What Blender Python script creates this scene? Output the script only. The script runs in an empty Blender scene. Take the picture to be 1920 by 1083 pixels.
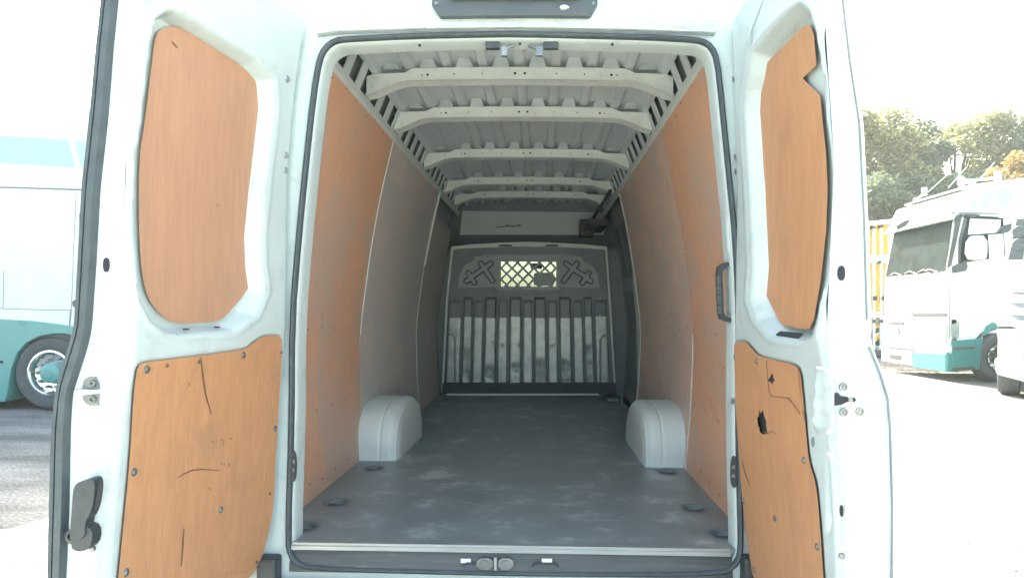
import bpy, bmesh, math, random
import numpy as np
from mathutils import Vector, Matrix
from mathutils.geometry import tessellate_polygon
random.seed(7)
scn = bpy.context.scene
COL = scn.collection
R = math.radians

# ------------------------------------------------------------------ camera
EYE = Vector((0, 0, 1.39)); FZ = 0.56; F = 1165.0
cam = bpy.data.cameras.new('camera'); co = bpy.data.objects.new('camera', cam); COL.objects.link(co)
scn.camera = co
RM = (Matrix.Rotation(R(1.1), 3, 'Z') @ Matrix.Rotation(R(90), 3, 'X') @ Matrix.Rotation(0.0085, 3, 'Z'))
co.matrix_world = Matrix.Translation(EYE) @ RM.to_4x4()
d0 = RM.transposed() @ Vector((0, 1, 0))
PX0 = 1014 - F * d0.x / -d0.z
PY0 = 583 + F * d0.y / -d0.z
cam.sensor_fit = 'HORIZONTAL'; cam.sensor_width = 36; cam.lens = F / 1920 * 36
cam.shift_x = -(PX0 - 960) / 1920; cam.shift_y = (PY0 - 541.5) / 1920
cam.clip_start = 0.05; cam.clip_end = 2000
RMT = RM.transposed()

# ------------------------------------------------------------------ sky, sun, exposure
SUN_EL, SUN_AZ = 42, -10          # the sun stands beyond the van, a little to the left
w = bpy.data.worlds.new('World'); scn.world = w; w.use_nodes = True
nt = w.node_tree; bg = nt.nodes['Background']
sky = nt.nodes.new('ShaderNodeTexSky'); sky.sky_type = 'NISHITA'; sky.sun_disc = False
sky.sun_elevation = R(SUN_EL); sky.sun_rotation = R(SUN_AZ); sky.air_density = 1.0; sky.dust_density = 5.0; sky.ozone_density = 0.4
nt.links.new(sky.outputs[0], bg.inputs[0]); bg.inputs[1].default_value = 0.15
sl = bpy.data.lights.new('sun', 'SUN'); so = bpy.data.objects.new('sun', sl); COL.objects.link(so)
sl.energy = 5; sl.angle = R(0.5); sl.color = (1, 0.95, 0.86)
sd = Vector((math.sin(R(SUN_AZ)) * math.cos(R(SUN_EL)), math.cos(R(SUN_AZ)) * math.cos(R(SUN_EL)), math.sin(R(SUN_EL))))
so.rotation_euler = sd.to_track_quat('Z', 'Y').to_euler()
vs = scn.view_settings; vs.view_transform = 'Standard'; vs.look = 'None'; vs.gamma = 1; vs.use_curve_mapping = False
vs.exposure = 2.7; vs.use_white_balance = True; vs.white_balance_temperature = 6950; vs.white_balance_tint = 4

# ------------------------------------------------------------------ pixel <-> place helpers
def ray(px, py):
    return RM @ Vector(((px - PX0), -(py - PY0), -F))
def at(px, py, Y):
    d = ray(px, py); return EYE + d * (Y / d.y)
def onz(px, py, z):
    d = ray(px, py); return EYE + d * ((z - EYE.z) / d.z)
def proj(p):
    c = RMT @ (Vector(p) - EYE); return (PX0 + F * c.x / -c.z, PY0 - F * c.y / -c.z)
def interp(t, pts):
    if t <= pts[0][0]: return pts[0][1]
    for (a, b), (c, d) in zip(pts, pts[1:]):
        if t <= c: return b + (d - b) * (t - a) / (c - a)
    return pts[-1][1]
def smooth(e0, e1, x):
    t = min(1, max(0, (x - e0) / (e1 - e0))); return t * t * (3 - 2 * t)
def rounded(pts, it=2):
    for _ in range(it):
        o = []
        for i in range(len(pts)):
            a, b = pts[i], pts[(i + 1) % len(pts)]
            o.append((a[0] * .75 + b[0] * .25, a[1] * .75 + b[1] * .25)); o.append((a[0] * .25 + b[0] * .75, a[1] * .25 + b[1] * .75))
        pts = o
    return pts
def sdf_poly(P, poly):
    """signed distance (positive inside) of Nx2 points to a polygon"""
    P = np.asarray(P, float); n = len(poly); d = np.full(len(P), 1e9); ins = np.zeros(len(P), bool)
    for i in range(n):
        a = np.array(poly[i]); b = np.array(poly[(i + 1) % n]); e = b - a; q = P - a
        t = np.clip((q @ e) / max(1e-9, e @ e), 0, 1); dd = np.hypot(*(q - t[:, None] * e).T); d = np.minimum(d, dd)
        c = (a[1] > P[:, 1]) != (b[1] > P[:, 1])
        with np.errstate(divide='ignore', invalid='ignore'):
            x = a[0] + (P[:, 1] - a[1]) / (b[1] - a[1] + 1e-12) * (b[0] - a[0])
        ins ^= c & (P[:, 0] < x)
    return np.where(ins, d, -d)

# ------------------------------------------------------------------ materials
def mat(name, col, rough=.5, metal=0, var=.12, scale=6, bump=0, bscale=60, col2=None, stretch=None, spec=.5, coat=0, dirt=None, grain=0):
    m = bpy.data.materials.new(name); m.use_nodes = True; n = m.node_tree.nodes; l = m.node_tree.links
    b = n['Principled BSDF']; b.inputs['Roughness'].default_value = rough; b.inputs['Metallic'].default_value = metal
    b.inputs['Specular IOR Level'].default_value = spec; b.inputs['Coat Weight'].default_value = coat
    tc = n.new('ShaderNodeTexCoord'); mp = n.new('ShaderNodeMapping'); l.new(tc.outputs['Object'], mp.inputs[0])
    if stretch: mp.inputs['Scale'].default_value = stretch
    no = n.new('ShaderNodeTexNoise'); no.inputs['Scale'].default_value = scale; no.inputs['Detail'].default_value = 8; no.inputs['Roughness'].default_value = .62
    l.new(mp.outputs[0], no.inputs[0])
    cr = n.new('ShaderNodeValToRGB'); c2 = col2 or tuple(c * (1 - var * 2.2) for c in col)
    cr.color_ramp.elements[0].position = .32; cr.color_ramp.elements[1].position = .68
    cr.color_ramp.elements[0].color = (*c2, 1); cr.color_ramp.elements[1].color = (*col, 1)
    l.new(no.outputs[0], cr.inputs[0]); out = cr.outputs[0]
    if dirt:   # (colour, scale, threshold, strength): blotches of another colour
        n2 = n.new('ShaderNodeTexNoise'); n2.inputs['Scale'].default_value = dirt[1]; n2.inputs['Detail'].default_value = 10; n2.inputs['Roughness'].default_value = .7
        l.new(mp.outputs[0] if len(dirt) > 4 else tc.outputs['Object'], n2.inputs[0])
        r2 = n.new('ShaderNodeMapRange'); r2.inputs[1].default_value = dirt[2]; r2.inputs[2].default_value = dirt[2] + .12; r2.inputs[4].default_value = dirt[3]
        l.new(n2.outputs[0], r2.inputs[0]); mx = n.new('ShaderNodeMix'); mx.data_type = 'RGBA'
        l.new(r2.outputs[0], mx.inputs[0]); l.new(out, mx.inputs[6]); mx.inputs[7].default_value = (*dirt[0], 1); out = mx.outputs[2]
    if grain:
        m3 = n.new('ShaderNodeMapping'); m3.inputs['Scale'].default_value = (150, 150, 7); l.new(tc.outputs['Object'], m3.inputs[0])
        n3 = n.new('ShaderNodeTexNoise'); n3.inputs['Scale'].default_value = 1; n3.inputs['Detail'].default_value = 4; l.new(m3.outputs[0], n3.inputs[0])
        r3 = n.new('ShaderNodeMapRange'); r3.inputs[1].default_value = .3; r3.inputs[2].default_value = .7; r3.inputs[3].default_value = 1 - grain; r3.inputs[4].default_value = 1 + grain * .4; l.new(n3.outputs[0], r3.inputs[0])
        x3 = n.new('ShaderNodeMix'); x3.data_type = 'RGBA'; x3.blend_type = 'MULTIPLY'; x3.inputs[0].default_value = 1; l.new(out, x3.inputs[6]); l.new(r3.outputs[0], x3.inputs[7]); out = x3.outputs[2]
    l.new(out, b.inputs['Base Color'])
    rr = n.new('ShaderNodeMapRange'); rr.inputs[3].default_value = max(.02, rough - .1); rr.inputs[4].default_value = min(1, rough + .12)
    l.new(no.outputs[0], rr.inputs[0]); l.new(rr.outputs[0], b.inputs['Roughness'])
    if bump:
        nb = n.new('ShaderNodeTexNoise'); nb.inputs['Scale'].default_value = bscale; nb.inputs['Detail'].default_value = 5
        l.new(mp.outputs[0], nb.inputs[0]); bu = n.new('ShaderNodeBump'); bu.inputs['Strength'].default_value = bump; bu.inputs['Distance'].default_value = .01
        l.new(nb.outputs[0], bu.inputs['Height']); l.new(bu.outputs[0], b.inputs['Normal'])
    return m
M = {}
M['paint'] = mat('white_van_paint', (.60, .70, .675), .32, var=.04, scale=3, coat=.3, dirt=((.36, .39, .37), 9, .55, .4))
M['arch_paint'] = mat('wheel_arch_paint', (.74, .83, .80), .4, var=.04, scale=4, dirt=((.4, .42, .4), 12, .62, .6))
M['paint_in'] = mat('interior_body_paint', (.64, .74, .75), .42, var=.04, scale=4, dirt=((.28, .30, .30), 9, .62, .5))
M['bow'] = mat('roof_bow_paint', (.72, .80, .76), .45, var=.06, scale=9, dirt=((.42, .42, .38), 16, .60, .6))
M['tab'] = mat('roof_tab_paint', (.50, .58, .59), .5)
M['hole'] = mat('cavity_black', (.03, .035, .04), .9)
M['slot'] = mat('cavity_grey', (.24, .28, .29), .9)
PLY2 = ((.25, .11, .06))
def ply(name, col, col2, **k):
    return mat(name, col, .5, scale=5, col2=col2, stretch=(6, 6, .8), bump=.12, bscale=40, dirt=k.get('dirt', ((.22, .14, .10), 3.2, .60, .45)), grain=k.get('grain', .12))
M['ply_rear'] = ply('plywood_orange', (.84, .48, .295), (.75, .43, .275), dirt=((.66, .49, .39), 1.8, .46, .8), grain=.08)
M['ply_mid'] = ply('plywood_greyed', (.72, .64, .57), (.66, .60, .55), dirt=((.58, .58, .56), 1.6, .42, .85), grain=.08)  # hazy veil of the deeper load space put into the panel colour
M['ply_right'] = ply('plywood_brown', (.82, .57, .44), (.74, .54, .43), dirt=((.62, .52, .46), 1.8, .46, .8), grain=.08)
M['ply_front'] = ply('plywood_dusty_veiled', (.62, .55, .50), (.56, .51, .48), dirt=((.48, .48, .46), 2.2, .46, .8), grain=.06)  # dust blotches over a grey that carries the veil of depth
M['ply_door'] = ply('plywood_door', (.60, .315, .155), (.52, .27, .135), dirt=((.40, .235, .13), 4.5, .56, .55), grain=.10)
M['ply_door_up'] = ply('plywood_door_upper', (.56, .31, .185), (.49, .275, .165), dirt=((.44, .27, .18), 2, .54, .5), grain=.08)
M['ply_edge'] = mat('plywood_edge', (.30, .17, .09), .8, stretch=(1, 1, 30))
M['floor'] = mat('cargo_floor_phenolic', (.27, .325, .32), .34, scale=5, col2=(.18, .225, .225), bump=.1, bscale=200,
                 dirt=((.50, .56, .55), 5, .54, .65))
M['tie'] = mat('tie_down_cup_steel', (.20, .24, .24), .5)
M['rubber'] = mat('rubber_seal', (.075, .10, .108), .55, var=.15, scale=20)
M['plastic'] = mat('black_plastic', (.055, .068, .072), .5, var=.15, scale=30)
M['housing'] = mat('lamp_housing_plastic', (.085, .105, .11), .45, var=.06, scale=6)
M['alu'] = mat('aluminium', (.40, .44, .43), .4, metal=.5, var=.1, stretch=(1, 20, 20))
M['steel'] = mat('zinc_steel', (.30, .33, .32), .38, metal=.7, var=.2, scale=20)
M['chrome'] = mat('polished_alloy', (.8, .83, .83), .15, metal=1, var=.05)
M['scuff'] = mat('scuffed_black_plastic', (.085, .10, .105), .55, col2=(.05, .065, .07), scale=5, stretch=(1, 14, 14), dirt=((.26, .28, .27), 5, .60, .6, 1))
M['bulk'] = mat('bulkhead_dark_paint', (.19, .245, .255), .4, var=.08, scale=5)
M['rib'] = mat('bulkhead_worn_lit_sheet', (.62, .71, .69), .36, metal=.2, var=.14, scale=12, dirt=((.07, .08, .08), 26, .66, .8))  # pale partly from wear, partly from light put into the colour
M['plate'] = mat('bulkhead_grey_plate', (.36, .43, .44), .45, var=.08, scale=8)
M['groove'] = mat('groove_dark', (.07, .09, .095), .8)
M['headlining'] = mat('grey_headlining', (.70, .78, .78), .9, var=.04, scale=60)
M['slide'] = mat('sliding_door_grey', (.40, .43, .44), .55, var=.06, scale=5)
M['truck'] = mat('truck_white_paint', (.66, .72, .70), .25, var=.04, scale=2, coat=.3)
M['teal_dark'] = mat('dark_teal_paint', (.05, .23, .22), .3, var=.05)
M['teal'] = mat('truck_teal_paint', (.11, .32, .30), .3, var=.05, scale=3, coat=.4)
M['tealglass'] = mat('teal_window', (.40, .62, .55), .45, var=.06, scale=4, spec=.2)
M['glass_dark'] = mat('dark_glazing', (.06, .085, .09), .12, var=.1, scale=3, spec=.25)
M['tyre'] = mat('tyre_rubber', (.09, .10, .105), .8, var=.15, scale=30, dirt=((.2, .2, .19), 6, .58, .6))
M['dark'] = mat('underbody_dark', (.05, .06, .06), .8)
M['arch'] = mat('mudguard_plastic', (.085, .09, .09), .8, var=.1)
M['yellow'] = mat('yellow_skip_paint', (.72, .42, .06), .5, var=.08)
M['mark'] = mat('scuff_mark', (.24, .125, .07), .7)
M['leafbed'] = mat('dry_leaves', (.42, .26, .10), .9, var=.3)
M['speck'] = mat('dark_grit', (.09, .085, .075), .95, var=.3)
M['bark'] = mat('bark', (.10, .075, .055), .95, var=.2, stretch=(6, 6, 1))
def glass():
    m = bpy.data.materials.new('windscreen_glass'); m.use_nodes = True; n = m.node_tree.nodes; l = m.node_tree.links
    n.remove(n['Principled BSDF']); t = n.new('ShaderNodeBsdfTransparent'); t.inputs[0].default_value = (.34, .40, .42, 1)
    g = n.new('ShaderNodeBsdfGlossy'); g.inputs['Roughness'].default_value = .03; fr = n.new('ShaderNodeFresnel'); fr.inputs[0].default_value = 1.5
    x = n.new('ShaderNodeMixShader'); l.new(fr.outputs[0], x.inputs[0]); l.new(t.outputs[0], x.inputs[1]); l.new(g.outputs[0], x.inputs[2])
    l.new(x.outputs[0], n['Material Output'].inputs[0]); return m
M['lamp'] = mat('lamp_glass', (.30, .34, .32), .15)
M['screen'] = mat('windscreen_tint', (.03, .05, .05), .5, spec=.03, var=.3, scale=2)
M['glass'] = glass()
def leafmat(name, a, b):
    m = bpy.data.materials.new(name); m.use_nodes = True; n = m.node_tree.nodes; l = m.node_tree.links; p = n['Principled BSDF']
    g = n.new('ShaderNodeNewGeometry'); cr = n.new('ShaderNodeValToRGB'); cr.color_ramp.elements[0].color = (*a, 1); cr.color_ramp.elements[1].color = (*b, 1)
    l.new(g.outputs['Random Per Island'], cr.inputs[0]); l.new(cr.outputs[0], p.inputs['Base Color']); p.inputs['Roughness'].default_value = .6
    t = n.new('ShaderNodeBsdfTranslucent'); l.new(cr.outputs[0], t.inputs[0]); x = n.new('ShaderNodeMixShader'); x.inputs[0].default_value = .4
    l.new(p.outputs[0], x.inputs[1]); l.new(t.outputs[0], x.inputs[2]); l.new(x.outputs[0], n['Material Output'].inputs[0]); return m
M['leaf_green'] = leafmat('leaves_green', (.08, .12, .085), (.22, .26, .15))
M['leaf_mix'] = leafmat('leaves_turning', (.13, .16, .085), (.38, .36, .17))
M['leaf_yellow'] = leafmat('leaves_yellow', (.22, .16, .05), (.50, .34, .12))

# ------------------------------------------------------------------ mesh helpers
def tag(o, label=None, cat=None, group=None, kind=None):
    if label: o['label'] = label
    if cat: o['category'] = cat
    if group: o['group'] = group
    if kind: o['kind'] = kind
    return o
def link(name, me, parent=None):
    o = bpy.data.objects.new(name, me); COL.objects.link(o)
    if parent:
        o.parent = parent
        if parent.type == 'EMPTY': o.matrix_parent_inverse = Matrix.Translation(parent.location).inverted()
    return o
def empty(name, loc, label, cat, group=None):
    o = bpy.data.objects.new(name, None); o.location = loc; o.empty_display_size = .2; COL.objects.link(o)
    return tag(o, label, cat, group)
class MB:
    def __init__(s, T=None): s.v = []; s.f = []; s.mi = []; s.T = T or (lambda p: p)
    def add(s, vs_, fs, mi=0):
        k = len(s.v); s.v += [tuple(s.T(Vector(p))) for p in vs_]; s.f += [tuple(k + i for i in f) for f in fs]; s.mi += [mi] * len(fs); return s
    def box(s, a, b, mi=0):
        x0, y0, z0 = a; x1, y1, z1 = b
        return s.add([(x0, y0, z0), (x1, y0, z0), (x1, y1, z0), (x0, y1, z0), (x0, y0, z1), (x1, y0, z1), (x1, y1, z1), (x0, y1, z1)],
                     [(0, 3, 2, 1), (4, 5, 6, 7), (0, 1, 5, 4), (1, 2, 6, 5), (2, 3, 7, 6), (3, 0, 4, 7)], mi)
    def prism(s, loop, off, mi=0):
        """loop: 3-D polygon, extruded by the vector off"""
        n = len(loop); off = Vector(off); tr = tessellate_polygon([[Vector(p) for p in loop]])
        return s.add([Vector(p) for p in loop] + [Vector(p) + off for p in loop],
                     [tuple(t) for t in tr] + [tuple(n + i for i in reversed(t)) for t in tr] + [(i, (i + 1) % n, n + (i + 1) % n, n + i) for i in range(n)], mi)
    def tube(s, pts, r, seg=8, mi=0, cap=True):
        pts = [Vector(p) for p in pts]; vs_ = []; fs = []; up = None
        for i, p in enumerate(pts):
            d = (pts[min(i + 1, len(pts) - 1)] - pts[max(i - 1, 0)]).normalized()
            a = Vector((0, 0, 1)) if abs(d.z) < .9 else Vector((1, 0, 0))
            if up is not None: a = up
            x = d.cross(a).normalized(); y = x.cross(d).normalized(); up = y
            rr = r[i] if isinstance(r, (list, tuple)) else r
            vs_ += [p + (x * math.cos(t) + y * math.sin(t)) * rr for t in [2 * math.pi * j / seg for j in range(seg)]]
        for i in range(len(pts) - 1):
            for j in range(seg): fs.append((i * seg + j, i * seg + (j + 1) % seg, (i + 1) * seg + (j + 1) % seg, (i + 1) * seg + j))
        if cap: fs += [tuple(range(seg))[::-1], tuple((len(pts) - 1) * seg + j for j in range(seg))]
        return s.add(vs_, fs, mi)
    def cyl(s, c, axis, r, h, seg=20, mi=0):
        c = Vector(c); a = Vector(axis).normalized(); return s.tube([c, c + a * h], r, seg, mi)
    def lathe(s, c, axis, prof, seg=32, mi=0):
        """prof: (distance along axis, radius)"""
        c = Vector(c); a = Vector(axis).normalized(); return s.tube_prof(c, a, prof, seg, mi)
    def tube_prof(s, c, a, prof, seg, mi):
        u = a.cross(Vector((0, 0, 1)) if abs(a.z) < .9 else Vector((1, 0, 0))).normalized(); v = a.cross(u); vs_ = []; fs = []
        for h, r in prof: vs_ += [c + a * h + (u * math.cos(t) + v * math.sin(t)) * r for t in [2 * math.pi * j / seg for j in range(seg)]]
        for i in range(len(prof) - 1):
            for j in range(seg): fs.append((i * seg + j, (i + 1) * seg + j, (i + 1) * seg + (j + 1) % seg, i * seg + (j + 1) % seg))
        return s.add(vs_, fs, mi)
    def build(s, name, mats, parent=None, sm=False, bevel=0):
        me = bpy.data.meshes.new(name); me.from_pydata(s.v, [], s.f)
        if not isinstance(mats, (list, tuple)): mats = [mats]
        for m in mats: me.materials.append(m)
        me.polygons.foreach_set('material_index', s.mi)
        bm = bmesh.new(); bm.from_mesh(me)
        bmesh.ops.recalc_face_normals(bm, faces=bm.faces); bm.to_mesh(me); bm.free()
        if sm:
            me.polygons.foreach_set('use_smooth', [True] * len(me.polygons))
            me.set_sharp_from_angle(angle=R(38))
        me.update(); o = link(name, me, parent)
        if bevel:
            md = o.modifiers.new('bevel', 'BEVEL'); md.width = bevel; md.segments = 2; md.limit_method = 'ANGLE'; md.angle_limit = R(35); md.harden_normals = False
        return o
def grid(name, rows, mats, parent=None, mi=None, sm=True, thick=None):
    """rows: list of equal-length lists of points; thick: a vector that gives the sheet a back"""
    h = len(rows); wv = len(rows[0]); b = MB(); vs_ = [p for r in rows for p in r]; n = len(vs_)
    fs = [(i * wv + j, i * wv + j + 1, (i + 1) * wv + j + 1, (i + 1) * wv + j) for i in range(h - 1) for j in range(wv - 1)]
    me = bpy.data.meshes.new(name)
    ms = [mi(i, j) for i in range(h - 1) for j in range(wv - 1)] if mi else [0] * len(fs)
    if thick is not None:
        tv = Vector(thick); vs_ = vs_ + [Vector(p) + tv for p in vs_]
        rim = [j for j in range(wv)] + [i * wv + wv - 1 for i in range(1, h)] + [(h - 1) * wv + j for j in range(wv - 2, -1, -1)] + [i * wv for i in range(h - 2, 0, -1)]
        e = [(rim[k], rim[(k + 1) % len(rim)], n + rim[(k + 1) % len(rim)], n + rim[k]) for k in range(len(rim))]
        fs += [tuple(n + i for i in f[::-1]) for f in fs] + e; ms += ms + [0] * len(e)
    me.from_pydata([tuple(v) for v in vs_], [], fs)
    for m in (mats if isinstance(mats, (list, tuple)) else [mats]): me.materials.append(m)
    me.polygons.foreach_set('material_index', ms)
    if sm: me.polygons.foreach_set('use_smooth', [True] * len(fs)); me.set_sharp_from_angle(angle=R(50))
    me.update(); return link(name, me, parent)
def sheet(name, outline, fn, mats, parent=None, step=40, holes=(), thick=.012, edge=None):
    """outline in a 2-D chart; fn(u, v, depth) gives the place; cut into cells of `step` so that it follows the surface"""
    loops = [[Vector((p[0], p[1], 0)) for p in outline]] + [[Vector((p[0], p[1], 0)) for p in h] for h in holes]
    tr = tessellate_polygon(loops); flat = [p for l_ in loops for p in l_]
    bm = bmesh.new(); vv = [bm.verts.new(p) for p in flat]
    for t in tr:
        try: bm.faces.new([vv[i] for i in t])
        except ValueError: pass
    for ax in (0, 1):
        lo = min(p[ax] for p in flat); hi = max(p[ax] for p in flat); k = lo + step
        while k < hi:
            c = Vector((0, 0, 0)); c[ax] = k; nn = Vector((0, 0, 0)); nn[ax] = 1
            bmesh.ops.bisect_plane(bm, geom=bm.verts[:] + bm.edges[:] + bm.faces[:], plane_co=c, plane_no=nn); k += step
    bm.verts.index_update(); V = [v.co.copy() for v in bm.verts]; Fs = [tuple(v.index for v in f.verts) for f in bm.faces]
    E = [(e.verts[0].index, e.verts[1].index) for e in bm.edges if len(e.link_faces) == 1]; bm.free()
    n = len(V); b = MB(); b.add([fn(p.x, p.y, 0) for p in V] + [fn(p.x, p.y, thick) for p in V], Fs + [tuple(n + i for i in f[::-1]) for f in Fs])
    k = len(b.f); b.f += [(a, c, n + c, n + a) for a, c in E]; b.mi += [1 if edge else 0] * len(E)
    return b.build(name, [mats, edge] if edge else mats, parent)

# ------------------------------------------------------------------ ground
def ground_mat(name, ca, cb):
    m = bpy.data.materials.new(name); m.use_nodes = True; n = m.node_tree.nodes; l = m.node_tree.links; p = n['Principled BSDF']; p.inputs['Roughness'].default_value = .9
    tc = n.new('ShaderNodeTexCoord'); a = n.new('ShaderNodeTexNoise'); a.inputs['Scale'].default_value = .8; a.inputs['Detail'].default_value = 12; a.inputs['Roughness'].default_value = .65
    mp = n.new('ShaderNodeMapping'); mp.inputs['Scale'].default_value = (.5, 1.6, 1); l.new(tc.outputs['Object'], mp.inputs[0]); l.new(mp.outputs[0], a.inputs[0])
    cr = n.new('ShaderNodeValToRGB'); e = cr.color_ramp.elements; e[0].position = .40; e[1].position = .62; e[0].color = (*ca, 1); e[1].color = (*cb, 1); l.new(a.outputs[0], cr.inputs[0])
    g = n.new('ShaderNodeTexNoise'); g.inputs['Scale'].default_value = 45; g.inputs['Detail'].default_value = 4; l.new(tc.outputs['Object'], g.inputs[0])
    r = n.new('ShaderNodeMapRange'); r.inputs[1].default_value = .3; r.inputs[2].default_value = .7; r.inputs[3].default_value = .45; r.inputs[4].default_value = 1.4; l.new(g.outputs[0], r.inputs[0])
    mx = n.new('ShaderNodeMix'); mx.data_type = 'RGBA'; mx.blend_type = 'MULTIPLY'; mx.inputs[0].default_value = 1; l.new(cr.outputs[0], mx.inputs[6]); l.new(r.outputs[0], mx.inputs[7])
    l.new(mx.outputs[2], p.inputs['Base Color'])
    bu = n.new('ShaderNodeBump'); bu.inputs['Strength'].default_value = .6; bu.inputs['Distance'].default_value = .02; l.new(g.outputs[0], bu.inputs['Height']); l.new(bu.outputs[0], p.inputs['Normal'])
    return m
g = MB().add([(-600, -300, 0), (600, -300, 0), (600, 900, 0), (-600, 900, 0)], [(0, 1, 2, 3)]).build('ground', ground_mat('worn_asphalt', (.10, .105, .103), (.25, .255, .25))); tag(g, kind='structure')
ap = MB().prism([(-2.95, -30, .0), (40, -30, .0), (34, 3, .0), (9, 7.2, 0), (5, 8.6, 0), (1, 9.2, 0), (-2.2, 9.0, 0), (-3.25, 4.6, 0), (-2.9, 3.7, 0)], (0, 0, .004)).build('bounce_yard', ground_mat('pale_bounce_concrete', (.36, .355, .335), (.62, .61, .575))); tag(ap, kind='structure')  # pale sheet added to bounce sunlight into the van, ending at the truck shadows
def scatter(name, n, area, size, m, label):
    b = MB()
    for _ in range(n):
        x, y = area(); s = random.uniform(.4, 1) * size; a = random.uniform(0, 6.28); z0 = .0045
        pts = [(x + math.cos(a + k * 1.57 + random.uniform(-.4, .4)) * s * random.uniform(.5, 1.2), y + math.sin(a + k * 1.57) * s * random.uniform(.5, 1.2), z0) for k in range(4)]
        b.prism(pts, (0, 0, s * .35))
    o = b.build(name, m); tag(o, label, 'debris', kind='stuff'); return o
def area_r():
    while True:
        x, y = random.uniform(1.2, 9), random.uniform(1.5, 11)
        if random.random() < 2.4 / (y + .5): return x, y
scatter('leaf_litter', 2200, area_r, .015, M['speck'], 'dark grit and leaf crumbs scattered over the sunlit yard right of the van')
scatter('leaf_litter', 420, lambda: (random.uniform(-3.6, -1.5), random.uniform(1.8, 3.9)), .010, M['speck'], 'dark grit scattered over the sunlit yard at the left of the van')
scatter('dry_leaves', 900, lambda: (random.uniform(6.2, 11), random.uniform(14.4, 19)), .035, M['leafbed'], 'brown dry leaves drifted under and beyond the parked trucks')

def haze():
    m = bpy.data.materials.new('pale_air'); m.use_nodes = True; n = m.node_tree.nodes; l = m.node_tree.links; n.remove(n['Principled BSDF'])
    v = n.new('ShaderNodeVolumePrincipled'); v.inputs['Color'].default_value = (.86, .95, .92, 1); v.inputs['Density'].default_value = .0018
    l.new(v.outputs[0], n['Material Output'].inputs['Volume']); return m
hz = MB().box((-30, -12, -1), (85, 60, 22)).build('haze', haze()); tag(hz, 'thin pale air over the whole yard', 'haze', kind='stuff')
# ================================================================== THE VAN
Y0 = 2.2; Y1 = 6.12; XC = -.11
van = empty('cargo_van', (XC, 4.2, 0), 'white high-roof cargo van, rear doors open on a plywood-lined load space', 'van')
WALL = [(0, .88), (.3, .905), (.69, .917), (1.16, .86), (1.5, .80), (1.80, .73)]
def half(h):   # smooth half width of the lining at height h above the cargo floor
    return sum(interp(h + k * .05, WALL) for k in (-2, -1, 0, 1, 2)) / 5 if .15 < h < 1.65 else interp(h, WALL)
def wall(side, Y, h, d=0): return Vector((XC + side * (half(h) - d), Y, FZ + h))
def wall_hit(px, py, side):
    d = ray(px, py); h = 1.0
    for _ in range(30):
        X = XC + side * half(h); t = X / d.x; h = EYE.z + d.z * t - FZ
        h = max(-.1, min(1.85, h))
    return d.y * t, h

# --- floor (with round cut-outs for the lashing cups and bays for the wheel arches)
ARCH = {-1: (3.40, 4.17), 1: (3.34, 4.12)}
cups = {}
def arc_pts(cx, cy, r, n=20, ry=None): return [(cx + r * math.cos(2 * math.pi * i / n), cy + (ry or r) * math.sin(2 * math.pi * i / n)) for i in range(n)]
holes = []; cup_pos = []
for px, py in ((700, 877), (631, 941), (571, 987), (1252, 884), (1302, 952), (1357, 1000)):
    p = onz(px, py, FZ); cup_pos.append(p); holes.append(arc_pts(p.x, p.y, .043))
fl = XC - .88; fr = XC + .88
floor = sheet('cargo_floor', [(fl, Y0), (fr, Y0), (fr, Y1 + .05), (fl, Y1 + .05)], lambda u, v, d: Vector((u, v, FZ - d)), M['floor'], van, step=.5, holes=holes, thick=.018)
MB().box((fl - .11, Y0 + .05, FZ - .10), (fr + .11, Y1 + .1, FZ - .026)).build('underfloor', M['dark'], van)
for p in cup_pos:
    b = MB().lathe((p.x, p.y, FZ), (0, 0, -1), [(-.002, .058), (-.003, .050), (.0, .044), (.022, .036), (.024, 0.001)], 24)
    c = b.build('lashing_cup', M['tie'], van, sm=True)
    ring = [Vector((p.x + .03 * math.cos(t), p.y + .004 + .020 * math.sin(t), FZ - .008 - .006 * math.sin(t))) for t in [math.pi * k / 10 for k in range(21)]]
    MB().tube(ring, .004, 6).build('ring', M['steel'], c, sm=True)
# --- chips and splinters on the floor
b = MB()
for px, py in ((775, 931), (901, 844), (911, 852), (957, 914), (1002, 892), (1040, 891), (968, 849), (1102, 978), (1166, 967), (1270, 962), (800, 941), (834, 985), (700, 905), (1180, 868), (1130, 889), (870, 800), (1085, 813)):
    p = onz(px, py, FZ); s = random.uniform(.003, .009); a = random.uniform(-.6, .6)
    b.prism([(p.x - s, p.y - .002, FZ + .0005), (p.x + s, p.y + s * a - .001, FZ + .0005), (p.x + s * .6, p.y + .003, FZ + .0005), (p.x - s * .7, p.y + .002, FZ + .0005)], (0, 0, .0015))
tag(b.build('wood_chip', M['alu'], van), kind='stuff')

M['floor_scuff'] = mat('floor_scuff', (.50, .56, .55), .6)
b = MB()
for k in range(60):
    y = random.uniform(2.25, 4.4); x = random.uniform(-.75, .55); a = random.gauss(0, .5); L = random.uniform(.03, .16); wd_ = random.uniform(.0006, .0016)
    b.prism([(x, y, FZ + .0004), (x + L * math.cos(a), y + L * math.sin(a), FZ + .0004), (x + L * math.cos(a), y + L * math.sin(a) + wd_, FZ + .0004), (x + L * .4 * math.cos(a), y + L * .4 * math.sin(a) + wd_ * 2, FZ + .0004)], (0, 0, .0003))
tag(b.build('floor_scratches', M['floor_scuff'], van), kind='stuff')
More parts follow.
